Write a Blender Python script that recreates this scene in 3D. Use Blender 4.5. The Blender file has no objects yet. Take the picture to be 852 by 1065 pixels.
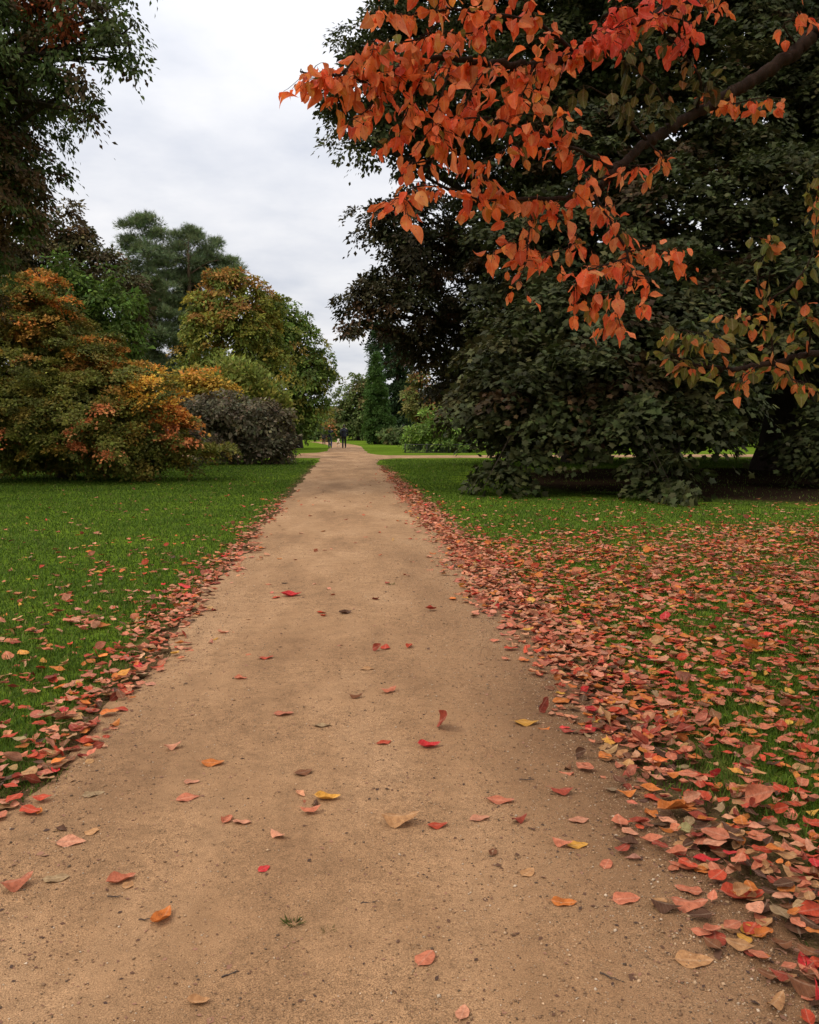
import bpy, math
import numpy as np
from mathutils import Vector

# ------------------------------------------------------------------ basics
SEED = 11
rng = np.random.default_rng(SEED)
sc = bpy.context.scene
COL = sc.collection
FPX, PW, PH = 893.0, 852.0, 1065.0          # focal length and photo size in pixels
CAM = np.array([0.0, 0.0, 1.5])
pitch = math.atan(86.5/FPX)
yaw = math.atan(66/FPX*math.cos(pitch))
sa, ca, sp, cp = math.sin(yaw), math.cos(yaw), math.sin(pitch), math.cos(pitch)
VR = np.array([ca, -sa, 0.0]); VF = np.array([sa*cp, ca*cp, -sp]); VU = np.array([sa*sp, ca*sp, cp])

def ray(px, py):
    return VF + VR*((px-PW/2)/FPX) - VU*((py-PH/2)/FPX)
def at(px, py, Y):
    d = ray(px, py); return CAM + d*(Y/d[1])
def ground(px, py, z=0.0):
    d = ray(px, py); return CAM + d*((z-CAM[2])/d[2])
def project(P):
    v = P-CAM; f = v@VF
    return PW/2+FPX*(v@VR)/f, PH/2-FPX*(v@VU)/f, f

def norm(a): return a/np.maximum(np.linalg.norm(a, axis=-1, keepdims=True), 1e-9)

def tag(o, label=None, cat=None, group=None, kind=None):
    if label: o['label'] = label
    if cat: o['category'] = cat
    if group: o['group'] = group
    if kind: o['kind'] = kind
    return o
def empty(name, loc):
    o = bpy.data.objects.new(name, None); COL.objects.link(o)
    o.location = [float(v) for v in loc]; o.empty_display_size = .3
    return o
def mesh_obj(name, V, T, mat, parent=None, col=None, luv=None, smooth=False, loc=None):
    V = np.asarray(V, np.float32); T = np.asarray(T, np.int32)
    if loc is not None: V = V-np.asarray(loc, np.float32)
    me = bpy.data.meshes.new(name)
    me.vertices.add(len(V)); me.vertices.foreach_set('co', V.ravel())
    m, k = T.shape
    me.loops.add(m*k); me.loops.foreach_set('vertex_index', T.ravel())
    me.polygons.add(m); me.polygons.foreach_set('loop_start', np.arange(0, m*k, k, dtype=np.int32))
    me.update(calc_edges=True)
    if smooth: me.polygons.foreach_set('use_smooth', np.ones(m, bool))
    if col is not None:
        c = np.ones((m, 4), np.float32); c[:, :3] = col
        me.attributes.new('col', 'FLOAT_COLOR', 'FACE').data.foreach_set('color', c.ravel())
    if luv is not None:
        me.attributes.new('luv', 'FLOAT2', 'POINT').data.foreach_set('vector', np.asarray(luv, np.float32).ravel())
    me.materials.append(mat)
    o = bpy.data.objects.new(name, me); COL.objects.link(o)
    if parent is not None: o.parent = parent
    if loc is not None and parent is None: o.location = [float(v) for v in loc]
    return o

# ------------------------------------------------------------------ materials
def new_mat(name):
    m = bpy.data.materials.new(name); m.use_nodes = True
    nt = m.node_tree; nt.nodes.clear()
    return m, nt, nt.nodes, nt.links
def N(nt, t, **kw):
    n = nt.nodes.new(t)
    for k, v in kw.items():
        if k in n.inputs: n.inputs[k].default_value = v
        else: setattr(n, k, v)
    return n
def ramp(nt, stops):
    r = nt.nodes.new('ShaderNodeValToRGB'); e = r.color_ramp.elements
    while len(e) < len(stops): e.new(.5)
    for el, (p, c) in zip(e, stops):
        el.position = p; el.color = (c[0], c[1], c[2], 1) if not np.isscalar(c) else (c, c, c, 1)
    return r
def noise(nt, scale, detail=4, rough=.55, vec=None):
    n = N(nt, 'ShaderNodeTexNoise'); n.inputs['Scale'].default_value = scale
    n.inputs['Detail'].default_value = detail; n.inputs['Roughness'].default_value = rough
    if vec is not None: nt.links.new(vec, n.inputs['Vector'])
    return n
def mixc(nt, a, b, fac, mode='MIX'):
    m = nt.nodes.new('ShaderNodeMix'); m.data_type = 'RGBA'; m.blend_type = mode
    for sock, v in ((m.inputs['Factor'], fac), (m.inputs[6], a), (m.inputs[7], b)):
        if hasattr(v, 'is_linked') or isinstance(v, bpy.types.NodeSocket): nt.links.new(v, sock)
        elif np.isscalar(v): sock.default_value = v
        else: sock.default_value = (*v, 1)
    return m.outputs[2]
def math_n(nt, op, a, b=None, c=None):
    m = nt.nodes.new('ShaderNodeMath'); m.operation = op
    for i, v in enumerate((a, b, c)):
        if v is None: continue
        if isinstance(v, bpy.types.NodeSocket): nt.links.new(v, m.inputs[i])
        else: m.inputs[i].default_value = v
    return m.outputs[0]

def leaf_material(name, trans=.35, rough=.5, spec=.3, veins=False, spots=False, blotch=False):
    m, nt, ns, lk = new_mat(name)
    a = N(nt, 'ShaderNodeAttribute', attribute_name='col')
    col = a.outputs['Color']
    if veins:
        u = N(nt, 'ShaderNodeAttribute', attribute_name='luv')
        sx = N(nt, 'ShaderNodeSeparateXYZ'); lk.new(u.outputs['Vector'], sx.inputs[0])
        ax = math_n(nt, 'ABSOLUTE', sx.outputs[0])
        mid = math_n(nt, 'LESS_THAN', ax, .035)
        v = math_n(nt, 'SUBTRACT', sx.outputs[1], math_n(nt, 'MULTIPLY', ax, .55))
        w = math_n(nt, 'PINGPONG', v, .055)
        side = math_n(nt, 'LESS_THAN', w, .006)
        vein = math_n(nt, 'MAXIMUM', mid, math_n(nt, 'MULTIPLY', side, .6))
        col = mixc(nt, col, mixc(nt, col, (.8, .62, .42), .35), math_n(nt, 'MULTIPLY', vein, .35))
    if blotch:
        tc = N(nt, 'ShaderNodeNewGeometry')
        n1 = noise(nt, 22, 4, .6, tc.outputs['Position']); r1 = ramp(nt, [(.35, (.8, .55, .6)), (.55, (1, 1, 1)), (.72, (1.0, 1.35, .9))]); lk.new(n1.outputs[0], r1.inputs[0])
        col = mixc(nt, col, r1.outputs[0], .8, 'MULTIPLY')
        n2 = noise(nt, 120, 2, .5, tc.outputs['Position']); r2 = ramp(nt, [(.64, (0, 0, 0)), (.70, (1, 1, 1))]); lk.new(n2.outputs[0], r2.inputs[0])
        col = mixc(nt, col, (.09, .035, .02), math_n(nt, 'MULTIPLY', r2.outputs[0], .6))
    if spots:
        tc = N(nt, 'ShaderNodeNewGeometry')
        n1 = noise(nt, 55, 4, .6, tc.outputs['Position'])
        r1 = ramp(nt, [(.35, (.55, .5, .48)), (.6, (1, 1, 1)), (.8, (1.0, 1.0, .95))]); lk.new(n1.outputs[0], r1.inputs[0])
        col = mixc(nt, col, r1.outputs[0], .75, 'MULTIPLY')
        n2 = noise(nt, 160, 2, .5, tc.outputs['Position'])
        r2 = ramp(nt, [(.62, (0, 0, 0)), (.70, (1, 1, 1))]); lk.new(n2.outputs[0], r2.inputs[0])
        col = mixc(nt, col, (.10, .05, .03), math_n(nt, 'MULTIPLY', r2.outputs[0], .55))
    p = N(nt, 'ShaderNodeBsdfPrincipled', Roughness=rough)
    p.inputs['Specular IOR Level'].default_value = spec
    lk.new(col, p.inputs['Base Color'])
    out = N(nt, 'ShaderNodeOutputMaterial')
    if trans > 0:
        t = N(nt, 'ShaderNodeBsdfTranslucent'); lk.new(col, t.inputs['Color'])
        mx = N(nt, 'ShaderNodeMixShader'); mx.inputs[0].default_value = trans
        lk.new(p.outputs[0], mx.inputs[1]); lk.new(t.outputs[0], mx.inputs[2]); lk.new(mx.outputs[0], out.inputs[0])
    else:
        lk.new(p.outputs[0], out.inputs[0])
    return m
M_FOL = leaf_material('foliage', .3, .6, .12)
M_DARKFOL = leaf_material('dull_foliage', .2, .6, .12)
M_CHERRY = leaf_material('cherry_leaf', .5, .5, .15, veins=True, blotch=True)
M_LITTER = leaf_material('fallen_leaf', .12, .65, .12, veins=True, spots=True)
M_GRASS = leaf_material('grass_blade', .3, .6, .08)

def bark_material(name, c1, c2):
    m, nt, ns, lk = new_mat(name)
    g = N(nt, 'ShaderNodeTexCoord')
    mp = N(nt, 'ShaderNodeMapping'); mp.inputs['Scale'].default_value = (6, 6, 1.2); lk.new(g.outputs['Object'], mp.inputs[0])
    n1 = noise(nt, 3, 8, .65, mp.outputs[0])
    r = ramp(nt, [(.3, c1), (.7, c2)]); lk.new(n1.outputs[0], r.inputs[0])
    p = N(nt, 'ShaderNodeBsdfPrincipled', Roughness=.9); p.inputs['Specular IOR Level'].default_value = .08; lk.new(r.outputs[0], p.inputs['Base Color'])
    b = N(nt, 'ShaderNodeBump', Strength=.9, Distance=.03); lk.new(n1.outputs[0], b.inputs['Height']); lk.new(b.outputs[0], p.inputs['Normal'])
    lk.new(p.outputs[0], N(nt, 'ShaderNodeOutputMaterial').inputs[0])
    return m
M_BARK = bark_material('bark', (.02, .014, .01), (.06, .043, .032))
M_TWIG = bark_material('twig_bark', (.018, .011, .008), (.05, .03, .02))
M_PINEBARK = bark_material('pine_bark', (.07, .04, .025), (.16, .1, .065))

def plain(name, c, rough=.8, var=.25, scale=30):
    m, nt, ns, lk = new_mat(name)
    g = N(nt, 'ShaderNodeTexCoord')
    n1 = noise(nt, scale, 5, .6, g.outputs['Object'])
    r = ramp(nt, [(.3, tuple(x*(1-var) for x in c)), (.7, tuple(min(1, x*(1+var)) for x in c))]); lk.new(n1.outputs[0], r.inputs[0])
    p = N(nt, 'ShaderNodeBsdfPrincipled', Roughness=rough); lk.new(r.outputs[0], p.inputs['Base Color'])
    lk.new(p.outputs[0], N(nt, 'ShaderNodeOutputMaterial').inputs[0])
    return m

# ------------------------------------------------------------------ geometry helpers
def frames(d, n):
    y = norm(d); x = norm(np.cross(y, n)); z = np.cross(x, y)
    return x, y, z
def instance(tv, tt, P, X, Y, Z, S):
    """copies of a template (tv, tt) at P with axes X,Y,Z and size S"""
    S = np.asarray(S)
    if S.ndim == 1: S = S[:, None]
    V = P[:, None, :] + (tv[None, :, 0:1]*X[:, None, :] + tv[None, :, 1:2]*Y[:, None, :] + tv[None, :, 2:3]*Z[:, None, :])*S[:, :, None]
    k = len(tv)
    T = tt[None] + (np.arange(len(P))*k)[:, None, None]
    return V.reshape(-1, 3), T.reshape(-1, tt.shape[1])
RHOMB = (np.array([[0, 0, 0], [.3, .42, .07], [0, 1, -.08], [-.3, .42, .07]], float), np.array([[0, 1, 2], [0, 2, 3]]))
def _maple():
    o = [(0, 0), (.38, -.05), (.30, .22), (.62, .42), (.34, .55), (.0, 1.0), (-.34, .55), (-.62, .42), (-.30, .22), (-.38, -.05)]
    v = [(0, .35, .05)]+[(x, y, -.10*abs(x)-.06*y*y) for x, y in o]
    t = [(0, i+1, (i+1) % 10+1) for i in range(10)]
    return np.array(v, float), np.array(t)
MAPLE = _maple()
NEEDLE = (np.array([[-.05, 0, 0], [.05, 0, 0], [0, 1, 0], [-.45, .8, .1], [.45, .8, -.1], [.2, .9, .3]], float), np.array([[0, 1, 2], [0, 1, 3], [0, 1, 4], [0, 1, 5]]))
SPRAY = (np.array([[0, 0, 0], [.22, .35, .05], [0, 1, -.12], [-.22, .35, .05]], float), np.array([[0, 1, 2], [0, 2, 3]]))
TRIO = (np.array([[0,0,0],[.2,.3,.05],[.05,.75,-.05],[-.15,.35,.05],
                  [.1,.1,0],[.5,.25,.1],[.65,.6,-.1],[.25,.45,.05],
                  [-.1,.1,0],[-.25,.45,.08],[-.6,.65,-.05],[-.5,.25,.02]], float),
        np.array([[0,1,2],[0,2,3],[4,5,6],[4,6,7],[8,9,10],[8,10,11]]))

def catmull(P, n):
    P = np.asarray(P, float)
    if len(P) == 2: 
        t = np.linspace(0, 1, n)[:, None]; return P[0]*(1-t)+P[1]*t
    Q = np.vstack([2*P[0]-P[1], P, 2*P[-1]-P[-2]])
    m = len(P)-1; out = []
    for u in np.linspace(0, m-1e-6, n):
        i = int(u); t = u-i; a, b, c, d = Q[i:i+4]
        out.append(.5*((2*b)+(-a+c)*t+(2*a-5*b+4*c-d)*t*t+(-a+3*b-3*c+d)*t**3))
    return np.array(out)
class Tubes:
    def __init__(self): self.V = []; self.T = []; self.n = 0
    def add(self, P, r, sides=6, cap=True):
        P = np.asarray(P, float); m = len(P); r = np.broadcast_to(np.asarray(r, float), (m,))
        d = norm(np.gradient(P, axis=0)); ref = np.array([.31, .2, .93]) if abs(d[0][2]) < .8 else np.array([1., .1, .05])
        x = norm(np.cross(d, ref)); y = np.cross(d, x)
        a = np.linspace(0, 2*np.pi, sides, endpoint=False)
        V = P[:, None]+r[:, None, None]*(np.cos(a)[None, :, None]*x[:, None]+np.sin(a)[None, :, None]*y[:, None])
        i = np.arange(m-1)[:, None]; j = np.arange(sides)[None]; jn = (j+1) % sides
        A, B, C, D = i*sides+j, i*sides+jn, (i+1)*sides+jn, (i+1)*sides+j
        T = np.concatenate([np.stack([A, B, C], -1).reshape(-1, 3), np.stack([A, C, D], -1).reshape(-1, 3)])
        V = V.reshape(-1, 3)
        if cap:
            k = len(V); V = np.vstack([V, P[0], P[-1]])
            jj = np.arange(sides); jn = (jj+1) % sides
            T = np.vstack([T, np.stack([np.full(sides, k), jn, jj], -1), np.stack([np.full(sides, k+1), (m-1)*sides+jj, (m-1)*sides+jn], -1)])
        self.V.append(V); self.T.append(T+self.n); self.n += len(V)
    def obj(self, name, mat, parent=None, loc=None, smooth=True):
        return mesh_obj(name, np.vstack(self.V), np.vstack(self.T), mat, parent, loc=loc, smooth=smooth)

# ------------------------------------------------------------------ trees
def blob(px, py, Y, rx, ry, rd=None, k=1.0):
    """one lobe of a crown: where it stands, its half width and half height in metres"""
    c = at(px, py, Y); s = Y/FPX
    return (c, np.array([rx*s, (rd if rd else max(rx, ry)*s*.9), ry*s]), k)
def crown_points(blobs, cr, cover, r, lump=.2, inner=.55):
    P, D, W = [], [], []
    for c, rad, k in blobs:
        area = 4*np.pi*((rad[0]*rad[1])**1.6/3+(rad[0]*rad[2])**1.6/3+(rad[1]*rad[2])**1.6/3)**(1/1.6)
        n = max(4, int(cover*k*area/(np.pi*cr*cr)))
        d = norm(r.normal(size=(n, 3)))
        ph = r.uniform(0, 6.28, 6)
        l = 1+lump*(np.sin(3.1*d[:, 0]+ph[0]+2*d[:, 2])+np.sin(4.3*d[:, 1]+ph[1]-1.5*d[:, 0])+np.sin(5.2*d[:, 2]+ph[2]+3*d[:, 1]))/1.7
        u = 1-(1-inner)*r.random(n)**1.3 + r.normal(0, .04, n)
        # a share of the clumps fills the inside of the lobe
        ins = r.random(n) < .22; u = np.where(ins, r.random(n)**.5*inner, u)
        P.append(c+d*(u*l)[:, None]*rad); D.append(norm(d/rad*rad.mean())); W.append(np.full(n, 1.0))
    return np.vstack(P), np.vstack(D)
def crown_mesh(blobs, tmpl, size, cr, cover, per, colour, r, lump=.2, flat=.8, droop=.35, tilt=.45, inner=.55, jit=.22, zmin=.12, updir=0., thick=.16, lai=1.0, gain=2.25):
    P, D = crown_points(blobs, cr, cover, r, lump, inner)
    la = {4: .27, 11: .42, 6: .24, 12: .34}[len(tmpl[0])]
    per = lai*math.pi*cr*cr*.8/(la*size*size)
    ok = P[:, 2] > zmin; P, D = P[ok], D[ok]
    m = len(P)
    up = np.array([0, 0, 1.])
    CN = norm(flat*up+(1-flat*.6)*D+r.normal(0, .22, (m, 3)))
    base = colour(P, r)
    cnt = r.poisson(per, m); idx = np.repeat(np.arange(m), cnt); n = len(idx)
    cs = r.uniform(.65, 1.25, m)*cr
    off = np.clip(r.normal(0, .5, (n, 3)), -.95, .95)
    nn = CN[idx]
    h = (off*nn).sum(1)
    off = off-nn*(h*(1-thick/.5))[:, None]
    rho = np.linalg.norm(off, axis=1)
    pos = P[idx]+off*cs[idx][:, None]-up*(droop*cs[idx]*rho**2)[:, None]
    tip = norm(off+r.normal(0, .35, (n, 3))+D[idx]*.35-up*(droop*.9)+up*updir)
    nr = norm(nn+r.normal(0, tilt, (n, 3)))
    S = size*r.lognormal(0, .22, n)
    keep = pos[:, 2] > .05; pos, tip, nr, S, idx = pos[keep], tip[keep], nr[keep], S[keep], idx[keep]; n = len(idx)
    X, Y, Z = frames(tip, nr)
    V, T = instance(tmpl[0], tmpl[1], pos, X, Y, Z, S)
    c = base[idx]*np.exp(r.normal(0, jit, (n, 1)))*np.exp(r.normal(0, .07, (n, 3)))
    c = np.clip(c*gain*np.array([1.08, 1.0, .72]), .003, .85)
    print('  leaves', n, 'clumps', m)
    return V, T, np.repeat(c, len(tmpl[1]), 0), P
def palette(cols, wts):
    cols = np.array(cols); w = np.array(wts, float); w /= w.sum()
    return lambda P, r: cols[r.choice(len(cols), len(P), p=w)]
def patches(base, spots):
    """palette plus patches of other colour: (px, py, Y, radius in px, colour, share)"""
    sp_ = [(at(a, b, Y), rad*Y/FPX, np.array(c), s) for a, b, Y, rad, c, s in spots]
    def f(P, r):
        col = base(P, r).copy()
        for c, rad, cc, s in sp_:
            d = np.linalg.norm((P-c)*np.array([1, .35, 1]), axis=1)/rad
            hit = r.random(len(P)) < s*np.clip(1.6-d, 0, 1)
            col[hit] = cc*np.exp(r.normal(0, .15, (hit.sum(), 1)))
        return col
    return f
def make_tree(name, label, cat, base, blobs, trunk_r, trunk_h, spec, mat=None, bark=None, group=None, limbs=True, twigs=5, seed=1, lean=(0, 0), flare=1.7, sides=10, limb_min=.15, low_z=0.):
    r = np.random.default_rng(seed)
    base = np.array([base[0], base[1], 0.0])
    root = empty(name, base); tag(root, label, cat, group)
    V, T, C, P = crown_mesh(blobs, r=r, **spec)
    tb = Tubes()
    hs = np.linspace(-.15, 1, 12)
    pts = np.stack([base[0]+lean[0]*hs**2+np.cumsum(r.normal(0, trunk_r*.12, 12)), base[1]+lean[1]*hs**2+np.cumsum(r.normal(0, trunk_r*.12, 12)), hs*trunk_h], 1)
    rad = trunk_r*(1-.75*np.clip(hs, 0, 1))*(1+(flare-1)*np.exp(-np.clip(hs, 0, 1)*14))
    tb.add(pts, rad, sides)
    if limbs:
        for c, rr, k in blobs:
            hh = np.clip((c[2]-.45*np.hypot(*(c-base)[:2]))/trunk_h, limb_min, .97)
            i = hh*1.15/1.15; s = np.array([np.interp(hh, hs, pts[:, j]) for j in range(3)])
            r0 = np.interp(hh, hs, rad)*.55
            mid = (s+c)/2+np.array([0, 0, .12*np.linalg.norm(c-s)])+r.normal(0, .06, 3)*np.linalg.norm(c-s)
            if c[2] < low_z:
                hi_ = [b_[0] for b_ in blobs if b_[0][2] > c[2]+.7 and b_[0][2] > low_z]
                if hi_:
                    s = min(hi_, key=lambda q_: np.linalg.norm(q_-c)); r0 = .03; mid = (s+c)/2+np.array([0, 0, .1])+r.normal(0, .05, 3)
            L = catmull([s, mid, c], 9); r0 = min(r0, .016*np.linalg.norm(c-s)+.015)
            tb.add(L, np.linspace(r0, r0*.25, 9), 6)
            inb = np.where((np.abs((P-c)/rr)**2).sum(1) < 1.5)[0]
            if len(inb):
                for q in r.choice(inb, min(twigs, len(inb)), replace=False):
                    a = L[r.integers(4, 9)]; b = P[q]
                    md = (a+b)/2+np.array([0, 0, .08*np.linalg.norm(b-a)])+r.normal(0, .05, 3)*np.linalg.norm(b-a)
                    tb.add(catmull([a, md, b], 6), np.linspace(r0*.3, r0*.07, 6), 4)
    o = tb.obj('trunk', bark or M_BARK, root, loc=base)
    o = mesh_obj('crown', V, T, mat or M_FOL, root, col=C, loc=base)
    return root

def spec(tmpl, size, cr, cover, per, colour, **kw):
    return dict(tmpl=tmpl, size=size, cr=cr, cover=cover, per=per, colour=colour, **kw)

# ---- the big dark maple on the right
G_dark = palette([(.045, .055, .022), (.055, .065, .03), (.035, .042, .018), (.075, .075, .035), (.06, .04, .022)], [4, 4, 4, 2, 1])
b = ground(822, 488)
B = [blob(*a) for a in [
    (560, 395, 20, 75, 62), (640, 395, 19, 80, 62), (728, 400, 19, 62, 58), (600, 335, 21, 85, 62), (700, 330, 21, 90, 70), (800, 320, 22, 95, 80),
    (575, 428, 19.5, 60, 26), (650, 430, 18.5, 60, 30), (725, 430, 18.5, 45, 26), (520, 415, 21, 40, 45),
    (693, 503, 17, 25, 13, .8, .55), (684, 478, 17.6, 20, 14, .7, .6), (525, 492, 19, 34, 18, 1.0, .5), (540, 465, 19.5, 26, 14, 1, .7), (500, 512, 18.4, 26, 8, .7, .7), (600, 452, 19, 26, 10, .8, .7), (860, 448, 21, 50, 36),
    (560, 260, 24, 80, 65), (670, 240, 24, 95, 75), (790, 220, 24, 100, 85), (620, 150, 26, 85, 75), (730, 130, 26, 100, 80), (850, 100, 26, 110, 95),
    (570, 70, 28, 65, 60), (660, 40, 28, 95, 75), (780, 10, 28, 110, 85), (620, -70, 30, 130, 80), (780, -110, 30, 160, 90), (930, 250, 27, 110, 130), (940, 20, 30, 130, 120),
    (760, 400, 40, 110, 45), (640, 380, 40, 90, 60), (900, 380, 36, 90, 70), (600, 335, 29, 90, 45, 3.6), (720, 335, 29, 95, 45, 3.8), (850, 330, 29, 95, 50, 3.8), (660, 310, 34, 90, 50, 3.6), (790, 310, 34, 90, 50, 3.6), (520, 375, 26, 40, 30, 2.5), (960, 380, 24, 90, 90, 3.5), (1000, 330, 30, 90, 100, 4), (865, 430, 26, 30, 45)]]
make_tree('maple_tree', 'huge dark green tree with a drooping skirt and thick trunk on the right lawn', 'tree', b, B, 1.15, 17, 
          spec(MAPLE, .135, .6, 1.5, 17, G_dark, flat=1.1, droop=.5, tilt=.42, zmin=.22, lump=.26, thick=.13, gain=.8, lai=1.1, jit=.3), mat=M_DARKFOL, seed=3, flare=1.75, twigs=6, sides=16, limb_min=.3, low_z=3.0)
# ---- a second stem under its skirt
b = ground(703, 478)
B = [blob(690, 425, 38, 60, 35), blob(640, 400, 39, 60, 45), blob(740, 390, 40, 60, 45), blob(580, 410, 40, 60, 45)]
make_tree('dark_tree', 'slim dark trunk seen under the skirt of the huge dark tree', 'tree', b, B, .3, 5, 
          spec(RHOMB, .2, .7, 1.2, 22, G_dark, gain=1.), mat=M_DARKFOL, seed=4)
# ---- tall dark green tree behind the orange sprays
G_oak = palette([(.05, .06, .025), (.04, .05, .02), (.065, .07, .03)], [3, 3, 2])
b = ground(600, 481)
B = [blob(*a) for a in [(352, 100, 29, 20, 24), (372, 140, 29, 22, 20), (368, 60, 29, 24, 22), (400, 110, 30, 42, 48), (440, 60, 30, 60, 60), (410, 15, 30, 42, 45), (450, 140, 31, 55, 45),
    (500, 100, 32, 65, 60), (520, 20, 32, 75, 60), (440, -50, 31, 75, 50), (540, -80, 33, 90, 70), (520, 190, 33, 50, 50), (590, 150, 35, 70, 80), (600, 20, 36, 90, 90), (600,-120,36,110,80)]]
make_tree('tall_tree', 'tall dark green tree towering behind the orange leaf sprays', 'tree', b, B, .6, 19,
          spec(RHOMB, .16, .5, 1.25, 20, G_oak, lump=.3, inner=.5, gain=1.0), mat=M_DARKFOL, seed=5)
# ---- copper beech
G_cop = palette([(.032, .028, .018), (.042, .038, .022), (.03, .034, .018), (.06, .036, .022)], [4, 4, 4, 1.2])
b = ground(560, 479)
B = [blob(*a) for a in [(395, 228, 34, 24, 20), (425, 215, 34, 35, 24), (430, 262, 34, 50, 36), (385, 305, 34, 26, 22), (366, 335, 34, 13, 12), (378, 322, 34, 20, 18), (425, 312, 34, 50, 36), (480, 260, 35, 60, 55),
    (465, 345, 35, 50, 40), (520, 330, 36, 60, 60), (430, 355, 35, 26, 26), (520, 400, 34, 50, 50), (480, 400, 35, 34, 42), (560, 360, 38, 60, 90), (455, 385, 36, 20, 25)]]
make_tree('copper_beech', 'dark purple brown tree reaching out towards the path', 'tree', b, B, .5, 11,
          spec(RHOMB, .16, .5, 1.3, 20, G_cop, lump=.3, gain=1.35), mat=M_DARKFOL, seed=6)

# ---- the left side
G_l1 = patches(palette([(.04, .06, .022), (.05, .07, .028), (.035, .045, .02), (.05, .035, .022)], [4, 4, 3, 1.5]), [(55, 15, 18, 22, (.2, .06, .03), .7), (15, 190, 19, 60, (.055, .035, .02), .6)])
b = ground(-90, 515)
B = [blob(*a) for a in [(60, 0, 18, 70, 35), (110, 18, 18, 34, 24, 1.2, .8), (135, 45, 18, 17, 22, .8, .7), (125, 62, 17.8, 14, 12, .6, .6), (70, 48, 18, 40, 24, 1, .7), (86, 84, 17.8, 12, 18, .5, .6), (92, 116, 17.8, 8, 17, .4, .55), (52, 84, 18, 16, 12, .6, .4), (10, 70, 19, 40, 60, 3, 1.8),
    (0, 150, 19, 34, 50, 3, 1.9), (12, 195, 19, 30, 34, 2, 1.7), (34, 182, 18.5, 11, 10, .5, .6), (-10, 240, 20, 40, 50), (-80, 100, 20, 90, 120), (0, -60, 19, 120, 50), (100, -50, 19, 70, 40), (-80, 300, 21, 80, 90)]]
make_tree('lime_tree', 'tall dark tree at the left edge with thin branches hanging into the sky', 'tree', b, B, .45, 13,
          spec(RHOMB, .105, .34, 1.0, 17, G_l1, lump=.34, droop=.6, lai=.66, gain=1.6), seed=7)
G_l2 = palette([(.05, .04, .025), (.06, .05, .025), (.045, .05, .022), (.09, .055, .03)], [4, 3, 3, 1])
b = ground(40, 487)
B = [blob(*a) for a in [(40, 245, 31, 40, 30), (70, 245, 31, 24, 18), (88, 240, 31, 10, 10), (98, 268, 31, 30, 24), (30, 290, 31, 60, 40), (130, 292, 31, 20, 22), (-20, 260, 31, 50, 60), (60, 340, 32, 70, 50), (138, 315, 32, 20, 30)]]
make_tree('brown_tree', 'brown green tree rising behind the dark green yew on the left', 'tree', b, B, .4, 8,
          spec(RHOMB, .13, .4, 1.3, 18, G_l2, lump=.3, lai=.9, gain=1.8), mat=M_DARKFOL, seed=8)
G_yew = palette([(.034, .058, .014), (.046, .08, .017), (.028, .042, .012)], [3, 3, 2])
b = ground(100, 489)
B = [blob(*a) for a in [(75, 296, 29, 46, 27), (108, 318, 29, 38, 30), (130, 355, 29, 26, 28), (85, 360, 29, 50, 50), (40, 330, 29, 40, 40), (120, 400, 29, 40, 50)]]
make_tree('yew_tree', 'rounded dark green yew above the orange maple', 'tree', b, B, .35, 4.5,
          spec(SPRAY, .17, .4, 1.6, 22, G_yew, flat=.5, droop=.5, lump=.2), seed=9)
# japanese maple
OR = (.34, .13, .038); RD = (.33, .115, .055); YO = (.33, .175, .036)
G_jm = patches(palette([(.066, .07, .017), (.080, .08, .02), (.052, .058, .017), (.095, .076, .02), (.13, .09, .022)], [4, 4, 3, 1.6, .5]),
    [(98, 455, 24, 26, RD, .28), (165, 410, 25, 24, YO, .6), (183, 438, 25, 18, OR, .75), (186, 450, 25, 12, RD, .5), (50, 292, 26, 30, OR, .4), (110, 345, 26, 30, (.19, .09, .025), .4), (15, 455, 24, 12, RD, .35), (130, 372, 26, 20, OR, .4), (50, 318, 26, 50, (.16, .085, .024), .25), (150, 385, 25, 30, (.17, .095, .025), .3)])
b = ground(70, 497)
B = [blob(*a) for a in [(10, 325, 26.5, 60, 40), (48, 335, 26.5, 44, 36), (90, 382, 26, 46, 34), (30, 390, 26, 80, 50), (130, 400, 25.5, 42, 30), (165, 425, 25, 32, 26), (90, 420, 25.2, 70, 40),
    (185, 448, 25, 22, 20), (0, 440, 24.8, 70, 46), (100, 455, 24.6, 70, 30), (155, 465, 25, 40, 18), (214, 467, 25.6, 24, 7, 1.2, .7), (110, 476, 26.5, 70, 12, 1.5, .8), (30, 472, 26.3, 60, 16, 1.5, .8), (-70, 400, 26, 60, 80), (192, 483, 25.6, 12, 6, .8, .6), (35, 298, 26.5, 28, 14), (108, 354, 26, 18, 10)]]
make_tree('japanese_maple', 'spreading low maple turning orange and olive on the left lawn', 'tree', b, B, .22, 4.4,
          spec(MAPLE, .064, .32, 1.5, 26, G_jm, gain=2.15, lai=.95, flat=.85, droop=.3, tilt=.42, lump=.24, zmin=.1, thick=.12, jit=.28), seed=10, flare=1.4, twigs=8)
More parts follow.
